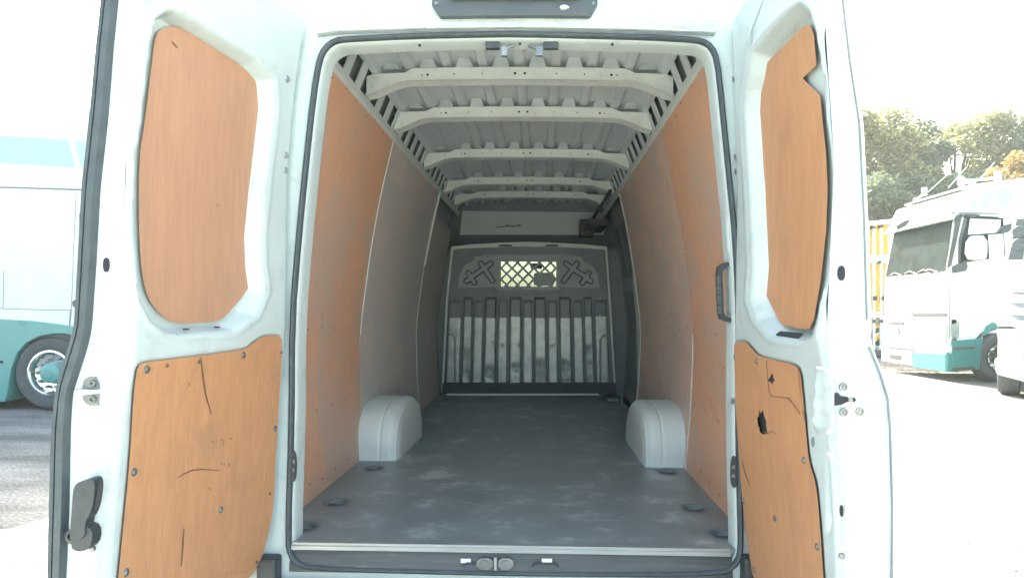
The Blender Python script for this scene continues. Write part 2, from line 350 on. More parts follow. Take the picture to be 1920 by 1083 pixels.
# --- plywood wall lining: each sheet a panel of its own
def panel(side, ya, yb, h0, h1, m, parent=van):
    ny = max(2, int((yb - ya) / .15)); nh = 28
    rows = [[wall(side, ya + (yb - ya) * j / ny, h0 + (h1 - h0) * i / nh) for j in range(ny + 1)] for i in range(nh + 1)]
    return grid('plywood_panel', rows, [m], parent, thick=(side * .009, 0, 0))
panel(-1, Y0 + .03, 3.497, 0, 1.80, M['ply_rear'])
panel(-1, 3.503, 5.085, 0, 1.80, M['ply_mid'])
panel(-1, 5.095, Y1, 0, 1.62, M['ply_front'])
panel(1, Y0 + .03, 3.287, 0, 1.80, M['ply_rear'])
panel(1, 3.293, 5.0, 0, 1.80, M['ply_right'])
b = MB().tube([wall(-1, 3.5, h, .002) for h in [.69 + .111 * k for k in range(11)]], .0035, 6); b.build('joint_strip', M['bow'], van, sm=True)
b = MB().tube([wall(1, 3.29, h, .002) for h in [0.01 + .07 * k for k in range(11)]], .003, 6); b.build('joint_strip', M['bow'], van, sm=True)
b = MB().tube([wall(-1, 5.09, h, .002) for h in [.1 * k for k in range(15)]], .003, 6); b.build('joint_strip', M['bow'], van, sm=True)
b = MB().tube([wall(-1, 5.09, 1.2 + .06 * k, .006) for k in range(11)], .010, 6); b.build('edge_trim', M['bow'], van, sm=True)
# screws along the panels, one part (several hundred pinheads)
b = MB()
for side in (-1, 1):
    for h, n in ((1.77, 17), (.74, 15), (.06, 16), (.36, 12)):
        for k in range(n):
            y = Y0 + .12 + k * (2.75 / n) + random.uniform(-.03, .03)
            if h < .33 and 3.3 < y < 4.25: continue
            p = wall(side, y, h + random.uniform(-.015, .015), .0005)
            b.cyl(p, (-side, 0, 0), .0045, .001, 6)
tag(b.build('panel_screws', M['hole'], van), kind='stuff')

b = MB()
for k in range(46):
    sd_ = random.choice((-1, 1)); y = random.uniform(2.4, 4.8); h = random.uniform(.15, 1.5); L = random.uniform(.03, .22); a = random.gauss(0, .5)
    p0 = wall(sd_, y, h, .0006); p1 = wall(sd_, y + L * math.cos(a), max(.05, h + L * math.sin(a)), .0006); wv = Vector((0, 0, random.uniform(.0008, .002)))
    b.prism([p0, p1, p1 + wv * .4, p0.lerp(p1, .5) + wv], (-sd_ * .0003, 0, 0))
tag(b.build('lining_scratches', M['mark'], van), kind='stuff')
# --- wheel arches
def wheel_arch(side):
    ya, yb = ARCH[side]; L = yb - ya; H = .295; ym = (ya + yb) / 2; rows = []
    nt_ = 44; nc = 70
    for i in range(nc + 1):
        c = i / nc                      # from the wall (0) over the rounded shoulder to the inner foot (1)
        row = []
        for j in range(nt_ + 1):
            a = math.pi * j / nt_; ca = -math.cos(a); sa = math.sin(a)
            sy = math.copysign(abs(ca) ** .75, ca); sz = max(0, sa) ** .62
            if c < .55: k = 1; inn = c / .55 * .74
            else:
                t = (c - .55) / .45 * math.pi / 2; k = 1 - .40 * (1 - math.cos(t)) ; inn = .74 + .26 * math.sin(t)
            wdt = .235 * inn
            gro = -.008 * math.exp(-((c - .42) / .02) ** 2) + .008 * math.exp(-((c - .80) / .03) ** 2)
            k2 = k + gro * 4
            row.append(Vector((XC + side * (.905 - wdt), ym + sy * L / 2 * (k2 * .5 + .5), FZ + sz * H * k2 + (0 if j not in (0, nt_) else 0))))
        rows.append(row)
    # inner face closing fan
    last = rows[-1]; cx = XC + side * (.905 - .238)
    for s in (.7, .35, .02): rows.append([Vector((cx, ym + (p.y - ym) * s, FZ + (p.z - FZ) * s)) for p in last])
    return grid('wheel_arch', rows, [M['arch_paint']], van)
for s in (-1, 1):
    a = wheel_arch(s)
    # welded foot flange
    ya, yb = ARCH[s]
    MB().box((XC + s * .90, ya - .012, FZ + .001), (XC + s * .675, ya + .03, FZ + .006)).build('flange', M['arch_paint'], a, bevel=.001)

# --- longitudinal cant rails with punched slots
def rail(side):
    A = [(Y, ) for Y in ()]
    ys = []; y = Y0 + .06; solid = True
    lo = lambda Y: Vector((XC + side * .735, Y, FZ + 1.795)); hi = lambda Y: Vector((XC + side * .672, Y, FZ + 1.955))
    b = MB(); n = Vector((side * .86, 0, .5)).normalized()
    def strip(ya, yb, t0, t1, off=0, mi=0):
        q = [lo(ya).lerp(hi(ya), t0), lo(yb).lerp(hi(yb), t0), lo(yb).lerp(hi(yb), t1), lo(ya).lerp(hi(ya), t1)]
        b.prism([p + n * off for p in q], n * .006, mi)
    strip(Y0 + .03, 6.3, 0, .22); strip(Y0 + .03, 6.3, .83, 1.0)
    y = Y0 + .05
    while y < 6.2:
        strip(y, y + .068, .22, .83)           # the land between two slots
        y += .165
    strip(Y0 + .03, 6.3, 0, 1.0, .035, 1)        # dark box section seen through the slots
    o = b.build('roof_rail', [M['paint_in'], M['slot']], van)
    MB().prism([lo(Y0 + .03) + Vector((0, 0, -.012)), lo(6.3) + Vector((0, 0, -.012)), lo(6.3) + Vector((-side * .012, 0, .006)), lo(Y0 + .03) + Vector((-side * .012, 0, .006))], (side * .01, 0, 0)).build('lower_lip', M['bow'], o)
for s in (-1, 1): rail(s)

# --- roof skin with lengthwise swages
def roof_z(x):   # x from the centre line
    base = 2.0 - .045 * (abs(x) / .68) ** 3
    k = ((x + .085) / .17) % 1.0; d = abs(k - .5) * .17
    return base - .020 * (1 - smooth(.020, .030, d))
xs = np.linspace(-.69, .69, 200)
rows = [[Vector((XC + x, Y, FZ + roof_z(x))) for x in xs] for Y in np.linspace(Y0 + .02, 7.0, 12)]
roof = grid('roof_skin', rows, [M['paint_in']], van)
# --- roof bows
bow_y = []
for k, (py, wl) in enumerate(((150, 1), (220, 1), (295, 1), (345, 1), (370, .95), (392, .92))):
    Yb = F * 1.075 / (583 - py); bow_y.append(Yb)
def bow(Yb, hw):
    top = []; bot = []
    for k in range(41):
        t = -1 + k / 20; x = t * hw; a = abs(t)
        rise = -.014 * a * a
        zb = 1.905 + rise - .058 * smooth(.70, 1.0, a) ** 1.3
        zt = 1.905 + rise + .060 - .020 * smooth(.70, .75, a) - .010 * smooth(.97, 1, a)
        top.append((x, zt)); bot.append((x, zb))
    b = MB()
    loop = [Vector((XC + x, Yb, FZ + z)) for x, z in top] + [Vector((XC + x, Yb, FZ + z)) for x, z in reversed(bot)]
    b.prism(loop, (0, .004, 0))
    # hat section: bottom web running forward, then the far flange
    for (x0, z0), (x1, z1) in zip(bot, bot[1:]):
        b.prism([(XC + x0, Yb + .004, FZ + z0), (XC + x1, Yb + .004, FZ + z1), (XC + x1, Yb + .055, FZ + z1 - .006), (XC + x0, Yb + .055, FZ + z0 - .006)], (0, 0, .004))
        b.prism([(XC + x0, Yb - .014, FZ + z0 - .002), (XC + x1, Yb - .014, FZ + z1 - .002), (XC + x1, Yb, FZ + z1), (XC + x0, Yb, FZ + z0)], (0, 0, .004))
    o = b.build('roof_bow', M['bow'], van)
    h = MB()
    for x, r in ((-.018, .006), (.024, .006), (-.42, .0035), (-.395, .006), (-.28, .0035), (-.16, .0035), (.395, .006), (.42, .0035), (.28, .0035), (.16, .0035)):
        h.cyl((XC + x * hw / .66, Yb - .0005, FZ + 1.935 - .020 * (x / .66) ** 2), (0, -1, 0), r, .0008, 10)
    tag(h.build('bolt_holes', M['hole'], o), kind='stuff')
    # tabs that tie the bow to the roof between swages
    for q in range(-4, 4):
        x = q * .17 + .085; zq = roof_z(x) - .004
        MB().prism([(XC + x - .026, Yb - .032, FZ + zq), (XC + x + .026, Yb - .032, FZ + zq), (XC + x + .040, Yb - .004, FZ + 1.962 - .014 * (x / .7) ** 2), (XC + x - .040, Yb - .004, FZ + 1.962 - .014 * (x / .7) ** 2)], (0, 0, .004)).build('roof_tab', M['tab'], o)
for Yb, hw in zip(bow_y, (.715, .715, .72, .72, .72, .72)): bow(Yb, hw)
# upper side closing panels (front half, between lining and roof) and overhead shelf
MB().prism([at(867, 395, 6.5), at(1135, 398, 6.5), at(1132, 440, 6.35), at(862, 440, 6.35)], (0, .02, 0)).build('headlining_panel', M['headlining'], van)
b = MB(); b.tube([at(930, 426, 6.39), at(948, 424, 6.39), at(978, 423, 6.39)], .006, 6); b.tube([at(948, 421, 6.385), at(962, 425, 6.385), at(975, 421, 6.385)], .005, 6)
b.build('scrape_mark', M['slot'], van)
MB().prism([at(855, 436, 6.42), at(1140, 436, 6.42), at(1140, 468, 6.34), at(850, 468, 6.34)], (0, .02, 0)).build('overcab_gap', M['bulk'], van)

# dark partition added to block light leaking round the bulkhead
b = MB(); b.box((XC - 1.0, Y1 + .045, FZ - .1), (XC + 1.0, Y1 + .06, FZ + .55)); b.box((XC - 1.0, Y1 + .045, FZ + .55), (XC - .42, Y1 + .06, FZ + 1.45)); b.box((XC + .42, Y1 + .045, FZ + .55), (XC + 1.0, Y1 + .06, FZ + 1.45))
b.box((XC - 1.0, 6.54, FZ + 1.35), (XC - .1, 6.56, FZ + 2.1)); b.box((XC - .1, 6.54, FZ + 1.35), (XC + 1.0, 6.56, FZ + 2.1)); b.box((XC - 1.0, Y1 + .062, FZ + 1.42), (XC + 1.0, 6.56, FZ + 1.44))
b.build('leak_partition', M['bulk'], van)
# --- bulkhead
YB = Y1
bulk_out = [(848, 461), (1136, 462), (1146, 560), (1156, 742), (828, 740), (838, 560)]
Wn = sdf_poly
mesh_open = [(939, 488), (1043, 488), (1043, 537), (939, 537)]
bulk = sheet('bulkhead', bulk_out, lambda u, v, d: at(u, v, YB + .02) + Vector((0, d, 0)), M['bulk'], van, step=60, holes=[mesh_open], thick=.02)
# pressed side plates with the cross-shaped swages
def capsule_sdf(P, a, b, r):
    a = np.array(a, float); b = np.array(b, float); e = b - a; q = P - a; t = np.clip((q @ e) / (e @ e), 0, 1); return np.hypot(*(q - t[:, None] * e).T) - r
def plate(side):
    if side < 0:
        out = [(858, 540), (861, 514), (870, 498), (888, 487), (891, 480), (931, 480), (931, 538)]
        caps = [((901.5, 493.5), (923.5, 526)), ((920.5, 494), (903, 506)), ((903, 506), (881, 521)), ((878.5, 511.5), (889.5, 529.5)), ((884, 521), (874.5, 526.5))]
    else:
        out = [(1050, 480), (1091, 480), (1094, 489), (1112, 499), (1121, 514), (1125, 540), (1050, 539)]
        caps = [((1082, 493.5), (1057, 526)), ((1061, 494), (1081, 508)), ((1081, 508), (1102, 521)), ((1104, 512), (1092, 530)), ((1098, 521), (1108, 527))]
    x0 = min(p[0] for p in out); x1 = max(p[0] for p in out); st = .7; xs_ = np.arange(x0, x1 + st, st); ys_ = np.arange(479.5, 541, st)
    P = np.array([(x, y) for y in ys_ for x in xs_]); ins = sdf_poly(P, out)
    d = np.min([capsule_sdf(P, a, b_, 4.6) for a, b_ in caps], axis=0)
    hgt = np.where(d < 0, .010, .004); hgt = np.where(np.abs(d) < .8, -.004, hgt); nx = len(xs_)
    idx = {}; V = []; Fs = []; mi = []
    def vid(k):
        if k not in idx: idx[k] = len(V); V.append(at(P[k][0], P[k][1], YB + .018 - hgt[k] - .004))
        return idx[k]
    for i in range(len(ys_) - 1):
        for j in range(nx - 1):
            c = [i * nx + j, i * nx + j + 1, (i + 1) * nx + j + 1, (i + 1) * nx + j]
            if all(ins[k] > 0 for k in c): Fs.append(tuple(vid(k) for k in c)); mi.append(1 if np.mean([abs(d[k]) for k in c]) < .75 else 0)  # groove lines get a dark colour in place of shade
    b = MB(); b.v = [tuple(v) for v in V]; b.f = Fs; b.mi = mi
    return b.build('pressed_plate', [M['plate'], M['groove']], bulk)
plate(-1); plate(1)
# window frame and lattice
b = MB()
def fr_bar(x0, y0, x1, y1, dy=.03): b.prism([at(x0, y0, YB - .02), at(x1, y0, YB - .02), at(x1, y1, YB - .02), at(x0, y1, YB - .02)], (0, dy, 0))
fr_bar(931, 477, 1050, 488); fr_bar(931, 537, 1050, 544); fr_bar(931, 488, 939, 537); fr_bar(1043, 488, 1050, 537); b.build('window_frame', M['plate'], bulk, bevel=.002)
b = MB(); b.prism([at(931, 544, YB - .03), at(1050, 544, YB - .03), at(1050, 550, YB - .01), at(931, 550, YB - .01)], (0, .02, 0)); b.build('window_ledge', M['plate'], bulk)
def lattice_bar(c, sgn):
    # line x*sgn + y = c inside the opening, clipped
    pts = []
    for y in (488, 537):
        x = (c - y) * sgn
        if 939 <= x <= 1043: pts.append((x, y))
    for x in (939, 1043):
        y = c - x * sgn
        if 488 < y < 537: pts.append((x, y))
    if len(pts) < 2: return
    (xa, ya), (xb, yb) = pts[:2]; t = 1.9; L = math.hypot(xb - xa, yb - ya)
    if L < 6: return
    nx_, ny_ = -(yb - ya) / L * t, (xb - xa) / L * t
    yy = YB + (.003 if sgn > 0 else .008)
    MB().prism([at(xa + nx_, ya + ny_, yy), at(xb + nx_, yb + ny_, yy), at(xb - nx_, yb - ny_, yy), at(xa - nx_, ya - ny_, yy)], (0, .004, 0)).build('lattice_bar', M['plate'], bulk)
for k in range(-1, 9): lattice_bar(991 + 513 + (k - 4) * 20.6, 1)
for k in range(-1, 9): lattice_bar(513 - 991 + (k - 4) * 20.6, -1)
# vertical ribs of the lower half, some dented
def rib(x0, x1, ytop, ybot, raise_, dents, m):
    nx = 14; ny = 60; rows = []
    for i in range(ny + 1):
        py = ytop + (ybot - ytop) * i / ny; row = []
        sp = (x0 + x1) / 2; f_ = 1 + (py - 600) * .00006
        for j in range(nx + 1):
            t = j / nx; px = 991 + ((x0 + (x1 - x0) * t) - 991) * (1 + (py - 660) * .00025)
            edge = min(t, 1 - t) / .10; prof = min(1, edge)
            dep = raise_ * prof * smooth(ytop, ytop + 6, py)
            for (dx, dy, rx, ry, a) in dents:
                q = ((px - dx) / rx) ** 2 + ((py - dy) / ry) ** 2; dep -= a * math.exp(-q * 1.6)
            row.append(at(px, py, YB + .016 - dep))
        rows.append(row)
    return grid('rib', rows, [M['rib'], M['bulk']], bulk, mi=lambda i, j: 1 if ytop + (ybot - ytop) * i / ny < 594 + 1.5 * math.sin(x0) else (1 if j in (0, nx - 1) else 0), sm=True)  # dark upper band on each rib is shade put in as colour
zz = lambda x: 800 + x * .21875
ribs = [(172, 292, .010), (305, 385, .034), (397, 478, .010), (490, 594, .038), (608, 692, .010), (706, 812, .038), (825, 909, .010), (923, 1028, .038), (1042, 1124, .010), (1139, 1245, .038), (1260, 1345, .010), (1358, 1430, .034), (1447, 1560, .010)]
DN = [(870, 665, 9, 12, .03), (919, 697, 9, 12, .035), (966, 690, 9, 9, .02), (975, 649, 4, 4, .015), (1013, 690, 10, 14, .045), (1017, 712, 8, 6, -.02), (1060, 686, 10, 10, .04), (1060, 708, 9, 6, -.02), (1046, 647, 5, 4, .015), (1106, 655, 9, 7, .03), (1105, 685, 8, 9, .03), (1105, 712, 7, 7, .03), (1076, 650, 4, 4, .01), (924, 645, 4, 6, .012), (941, 647, 3, 3, .01), (874, 700, 6, 12, .02), (1035, 650, 6, 3, .01)]
for a, c, rs in ribs: rib(zz(a), zz(c), 556 if rs > .02 else 562, 717, rs, [d for d in DN if zz(a) - 12 < d[0] < zz(c) + 12], None)
b = MB().prism([at(829, 717, YB - .03), at(1154, 717, YB - .03), at(1156, 738, YB - .03), at(827, 738, YB - .03)], (0, .05, 0)); b.build('kick_rail', M['scuff'], bulk, bevel=.004)
b = MB().prism([at(838, 737.5, YB - .045), at(1122, 737.5, YB - .045), at(1124, 741, YB - .05), at(836, 741, YB - .05)], (0, .02, 0)); b.build('foot_strip', M['bow'], bulk)
b = MB()   # upper bar, slightly arched, with two slots
topb = [(846, 462), (880, 458), (940, 454.5), (990, 453), (1040, 454.5), (1100, 458), (1137, 462)]
b.prism([at(x, y, YB - .012) for x, y in topb] + [at(x, y + 6 + 3 * math.sin(math.pi * (x - 846) / 291), YB - .012) for x, y in reversed(topb)], (0, .03, 0))
tb_ = b.build('top_bar', M['bow'], bulk, bevel=.002)
b = MB()
for x0 in (934, 1021): b.prism([at(x, y, YB - .0145) for x, y in rounded([(x0, 458.5), (x0 + 27, 458.5), (x0 + 27, 462), (x0, 462)], 2)], (0, .002, 0))
b.build('slots', M['groove'], bulk)
b = MB().prism([at(904, 477.5, YB - .006), at(1078, 477.5, YB - .006), at(1078, 479.5, YB - .006), at(904, 479.5, YB - .006)], (0, .02, 0)); b.build('light_swage', M['plate'], bulk)
for pts in ([(848, 462), (838, 560), (829, 735)], [(1136, 462), (1142, 540), (1153, 718)]):
    q = [at(x, y, YB - .03) for x, y in pts]; b = MB()
    for k in range(2): b.prism([q[k] + Vector((-.010, 0, 0)), q[k] + Vector((.010, 0, 0)), q[k + 1] + Vector((.009, 0, 0)), q[k + 1] + Vector((-.009, 0, 0))], (0, .03, 0))
    b.build('side_flange', M['bow'], bulk, bevel=.003)
for sx, pts in ((-1, [(841, 626), (850, 627), (853, 634), (853, 716)]), (1, [(1143, 627), (1131, 629), (1126, 636), (1125, 716)])):
    MB().tube([at(x, y, YB - .002) for x, y in pts], .010, 8).build('bent_swage', M['plate'], bulk, sm=True)
b = MB()
for x, y in ((1125, 560), (1125, 591), (1147, 718), (846, 650), (840, 692), (1135, 650)): b.cyl(at(x, y, YB - .015), (0, -1, 0), .006, .006, 8)
b.build('rivets', M['bow'], bulk)

# --- front right: sliding side door seen from inside, pillar, drive at the roof
b = MB(); rows = [[Vector((XC + half(h) + .05, Y, FZ + h)) for Y in (4.98, 5.4, 5.8, 6.15)] for h in [k * .06 for k in range(31)]]
sdoor = grid('sliding_door', rows, [M['slide']], van, thick=(.03, 0, 0))
for h0, h1, ya, yb in ((1.15, 1.62, 5.32, 5.62), (1.15, 1.62, 5.70, 5.98), (.12, 1.02, 5.30, 6.0)):
    rows = [[Vector((XC + half(h0 + (h1 - h0) * i / 8) + .042, y, FZ + h0 + (h1 - h0) * i / 8)) for y in (ya, yb)] for i in range(9)]
    grid('door_inset', rows, [M['bulk']], sdoor, thick=(.006, 0, 0))
b = MB(); pp = [(0, .93), (.3, .90), (.55, .84), (.8, .82), (1.2, .80), (1.6, .76), (1.85, .72)]
rows = []
for k in range(25):
    h = k * .075; wd = interp(h, [(0, .01), (.25, .05), (.6, .13), (.9, .12), (1.2, .05), (1.5, .03), (1.8, .03)])
    rows.append([Vector((XC + half(min(h, 1.8)) - .004, 5.005, FZ + h)), Vector((XC + half(min(h, 1.8)) + .0, 5.02 + wd * 1.6, FZ + h)), Vector((XC + half(min(h, 1.8)) + .05, 5.03 + wd * 1.7, FZ + h))])
grid('door_pillar', rows, [M['arch_paint']], van, thick=(.012, 0, 0))
b = MB()
b.box((XC + .52, 5.55, FZ + 1.60), (XC + .70, 6.1, FZ + 1.66)); b.box((XC + .48, 6.0, FZ + 1.56), (XC + .62, 6.16, FZ + 1.72)); b.tube([(XC + .66, 5.0, FZ + 1.80), (XC + .62, 5.6, FZ + 1.74), (XC + .56, 6.1, FZ + 1.66)], .016, 8); b.cyl((XC + .5, 5.98, FZ + 1.60), (0, -1, 0), .025, .03, 12)
b.build('door_runner', M['plastic'], van, bevel=.005)
b = MB(); b.box((fr - .15, 5.75, FZ + .002), (fr - .01, 6.0, FZ + .03)); b.box((fr - .05, 5.6, FZ + .002), (fr - .02, 5.75, FZ + .045)); b.build('floor_bracket', M['steel'], van, bevel=.004)

# --- light-tight body shell: sides, roof, front of the cab
def shell_side(side):
    prof = [(-.16, .98), (.3, 1.0), (.7, 1.0), (1.2, .965), (1.7, .88), (2.05, .80)]
    rows = [[Vector((XC + side * x, Y, FZ + z)) for Y in (Y0 + .012, 3, 4, 5, 6, 7.0, 7.9)] for z, x in prof]
    return grid('side_body_panel', rows, [M['paint']], van, thick=(side * .006, 0, 0))
for s in (-1, 1): shell_side(s)
rows = [[Vector((XC + x, Y, FZ + 2.12 - .09 * (abs(x) / .81) ** 2.5)) for x in np.linspace(-.81, .81, 15)] for Y in (Y0 + .01, 5, 7.6)]
grid('outer_roof', rows, [M['paint']], van, thick=(0, 0, .01))
b = MB(); b.box((XC - .98, 8.3, .35), (XC + .98, 8.34, 1.18)); b.build('cab_front', M['paint'], van)
b = MB(); b.box((XC - .98, 7.55, 1.0), (XC + .98, 8.25, 1.17)); b.build('dashboard', M['plastic'], van, bevel=.03)
b = MB(); b.prism([(XC - .86, 7.55, 2.15), (XC + .86, 7.55, 2.15), (XC + .86, 7.35, 2.68), (XC - .86, 7.35, 2.68)], (0, .03, 0)); b.build('cab_brow', M['paint'], van)
b = MB().prism([(XC - .95, 8.28, 1.18), (XC + .95, 8.28, 1.18), (XC + .86, 7.55, 2.15), (XC - .86, 7.55, 2.15)], (0, .005, .004)); b.build('windscreen', M['glass'], van)
for s in (-1, 1):
    st = empty('x', (0, 0, 0), None, None) if False else None
b = MB(); b.box((XC - .08, 6.6, 1.02), (XC + .38, 6.7, 1.64)); ds = b.build('driver_seat', M['slide'], van, bevel=.03); MB().box((XC + .03, 6.6, 1.66), (XC + .25, 6.68, 1.80)).build('headrest', M['slide'], ds, bevel=.03); MB().box((XC - .02, 7.5, 1.90), (XC + .12, 7.53, 1.97)).build('rear_view_mirror', M['plastic'], van, bevel=.01)
MB().lathe((XC + .33, 7.45, 1.32), (0, -1, .45), [(0, .19), (.012, .175), (0, .16), (-.012, .175), (0, .19)], 24).build('steering_wheel', M['plastic'], van, sm=True)

# --- rear frame: opening outline at Y0 (pixels of the photograph turned into places)
L_seal = [(541, 1010), (548, 800), (549, 600), (561, 450), (576, 300), (589, 180), (600, 115), (611, 92), (630, 78)]
TOPC = [(660, 75), (760, 70), (900, 66.5), (980, 66), (1100, 69), (1220, 72), (1290, 76)]
R_seal = [(1315, 79), (1333, 90), (1344, 115), (1352, 190), (1366, 330), (1378, 450), (1385, 600), (1383, 780), (1385, 900), (1388, 1010)]
BOT = [(1386, 1040), (1374, 1060), (1350, 1072), (1150, 1074), (960, 1072), (780, 1068), (590, 1062), (562, 1055), (547, 1040)]
SEAL = L_seal + TOPC + R_seal + BOT
cxs = 965; cys = 560
def inset(pts, d):
    n = len(pts); out = []
    for i in range(n):
        a = Vector(pts[i - 1]); c = Vector(pts[(i + 1) % n]); t = (c - a).normalized(); out.append((pts[i][0] - t.y * d, pts[i][1] + t.x * d))
    return out
Sm = rounded(SEAL, 1)
def sweep(name, path, prof, mats, parent, Y, closed=True, bulge=None):
    """prof: list of (offset inward in px, depth toward the viewer in m)"""
    rows = []
    loops = [inset(path, o) for o, _ in prof]
    for (o, dy), lp in zip(prof, loops):
        r = [at(x, y, Y) + Vector((0, -dy, 0)) for x, y in lp]; rows.append(r + [r[0]] if closed else r)
    return grid(name, rows, mats, parent)
sgn = 1
fr_ = sweep('rear_frame', Sm, [(-7, .006), (-3, .0), (4, .0), (6, .004), (7, .002), (9, -.02), (9.5, -.08)], [M['paint']], van, Y0)
sweep('opening_seal', Sm, [(-5, .0), (-5, .010), (-3.4, .018), (0, .022), (3.4, .018), (5, .010), (5, 0)], [M['rubber']], van, Y0)
# outer body around the opening: pillars, header, and the drip rail
outl = rounded([(430, -330), (1560, -330), (1530, 300), (1540, 1200), (420, 1200), (420, 300)], 0)
o_ = sheet('rear_body_panel', outl, lambda u, v, d: at(u, v, Y0) + Vector((0, d - .002, 0)), M['paint'], van, step=120, holes=[inset(Sm, -4)[::-1]], thick=.01)
drip = [(596, 66), (640, 61), (800, 56), (980, 54), (1180, 58), (1340, 64)]
b = MB()
for (xa, ya), (xb, yb) in zip(drip, drip[1:]):
    b.prism([at(xa, ya - 3, Y0), at(xb, yb - 3, Y0), at(xb, yb + 1.5, Y0), at(xa, ya + 1.5, Y0)], (0, -.022, 0))
b.build('drip_rail', M['paint'], van, bevel=.003)
b = MB().tube([at(x, y + 2.6, Y0 - .012) for x, y in drip], .0025, 6); b.build('drip_sealant', M['slot'], van)
# bodywork swage above
b = MB().tube([at(x, y, Y0 - .002) for x, y in ((1120, 28), (1190, 30), (1240, 44), (1290, 52), (1345, 58))], .006, 8); b.build('body_swage', M['paint'], van, sm=True)
# lamp housing with the small lamp
hs = [(812, -40), (1119, -40), (1119, 14), (1106, 37), (1000, 36), (826, 38), (812, 16)]
b = MB(); h0 = [at(x, y, Y0 - .004) for x, y in hs]; inn = [(835, -40), (1096, -40), (1090, 6), (1070, 4), (990, 3), (870, 4), (838, 6)]
b.prism(h0, (0, -.028, 0)); hb = b.build('lamp_housing', M['housing'], van, bevel=.006)
b = MB().prism([at(x, y, Y0 - .034) for x, y in [(838, -40), (1094, -40), (1090, 1), (842, 1)]], (0, -.018, 0)); b.build('lens_cover', M['housing'], hb, bevel=.008)
b = MB(); c = at(1058, 15, Y0 - .032); rows = []
for i in range(7):
    a = i / 6 * math.pi / 2; rows.append([c + Vector((.020 * math.cos(a) * math.cos(t), -.014 * math.sin(a), .014 * math.cos(a) * math.sin(t))) for t in [2 * math.pi * k / 20 for k in range(21)]])
grid('small_lamp', rows, [M['chrome']], hb)
for x in (818, 1113): MB().cyl(at(x, 7, Y0 - .032), (0, -1, 0), .006, .004, 12).build('screw', M['steel'], hb)
# roof latch catches
for s, xs_ in ((-1, ((911, 937), 946, 966)), (1, ((1019, 1047), 1011, 991))):
    b = MB().prism([at(xs_[0][0], 82, Y0 + .03), at(xs_[0][1], 82, Y0 + .03), at(xs_[0][1], 95, Y0 + .03), at(xs_[0][0], 95, Y0 + .03)], (0, -.02, 0))
    c = b.build('roof_latch', M['plastic'], van, bevel=.003)
    b = MB().tube([at(xs_[2], 86, Y0 + .02), at((xs_[1] + xs_[2]) / 2, 89, Y0 + .012), at(xs_[1] , 93, Y0 + .008)], .006, 8); b.box(at(xs_[1] - 6, 104, Y0 + .004), at(xs_[1] + 6, 89, Y0 + .02)); b.build('catch', M['steel'], c, bevel=.002)
b = MB()
for x, y in ((787, 86), (975, 83), (1148, 84)): b.cyl(at(x, y, Y0 + .0), (0, -1, 0), .005, .004, 10)
b.build('frame_plugs', M['hole'], van)
# black contact blocks on both posts, holes on the posts
for (x0, x1, y0, y1) in ((545, 557, 844, 901), (1369, 1381, 854, 912)):
    lp = rounded([(x0, y0), (x1, y0), (x1, y1), (x0, y1)], 2)
    c = MB().prism([at(x, y, Y0 - .006) for x, y in lp], (0, -.012, 0)).build('contact_block', M['plastic'], van)
    for f_ in (.36, .64):
        yy = y0 + (y1 - y0) * f_; MB().box(at(x0 + 3.5, yy + 3.5, Y0 - .0225), at(x1 - 3.5, yy - 3.5, Y0 - .018)).build('contact', M['steel'], c)
# inner lip bulge of the frame posts (white strip with step at mid height)
for pts in ([(596, 110), (584, 230), (573, 350), (566, 465), (560, 475)], [(1346, 110), (1354, 230), (1365, 350), (1370, 465), (1374, 478)]):
    MB().tube([at(x, y, Y0 + .02) for x, y in pts], .013, 8).build('post_lip', M['paint'], van, sm=True)
# --- sill: aluminium strip, scuffed step, striker
b = MB()
b.box((XC - .768, Y0 - .012, FZ - .008), (XC + .782, Y0 + .012, FZ + .004)); b.box((XC - .768, Y0 - .016, FZ - .022), (XC + .782, Y0 - .008, FZ - .006)); b.build('sill_strip', M['alu'], van, bevel=.002)
rows = []
for (dy, dz) in ((.018, -.018), (.006, -.030), (.006, -.055), (.0, -.070), (-.004, -.100)):
    rows.append([Vector((XC + x, Y0 + dy - .01, FZ + dz)) for x in np.linspace(-.775, .79, 20)])
sill = grid('sill_step', rows, [M['scuff']], van)
st = MB(); 
for x0, x1 in ((894, 925), (934, 963)):
    st.prism([at(x, y, Y0 - .008) for x, y in rounded([(x0, 1043), (x1, 1043), (x1, 1065), (x0, 1065)], 1)], (0, -.012, 0))
st = st.build('striker_plate', M['steel'], van, bevel=.002)
MB().tube([at(929, 1044, Y0 - .024), at(929, 1067, Y0 - .024)], .006, 8).build('striker_pin', M['alu'], st)
for x in (909, 948): MB().cyl(at(x, 1054, Y0 - .020), (0, -1, 0), .009, .006, 12).build('bolt', M['steel'], st)
for x0 in (864, 1016): MB().prism([at(x0, 1046, Y0 - .008), at(x0 + 19, 1046, Y0 - .008), at(x0 + 19, 1054, Y0 - .008), at(x0, 1054, Y0 - .008)], (0, -.003, 0)).build('label_patch', M['bow'], van)
# bumper corners and step below the opening
for x0, x1 in ((875, 892), (1006, 1040)): MB().tube([at(x0 - 8, 1060, Y0 - .012), at(x0, 1055, Y0 - .014), at(x1, 1056, Y0 - .014), at(x1 + 8, 1061, Y0 - .012)], .0035, 6).build('crumpled_edge', M['plastic'], sill)
b = MB(); b.box((XC - .86, Y0 - .08, FZ - .26), (XC + .86, Y0 - .0, FZ - .125)); b.build('rear_bumper', M['scuff'], van, bevel=.02)
for px in (505, 1410):
    p = at(px, 1060, Y0 - .03); MB().box((p.x - .035, p.y - .03, p.z - .09), (p.x + .035, p.y + .03, p.z + .035)).build('bump_stop', M['plastic'], van, bevel=.01)
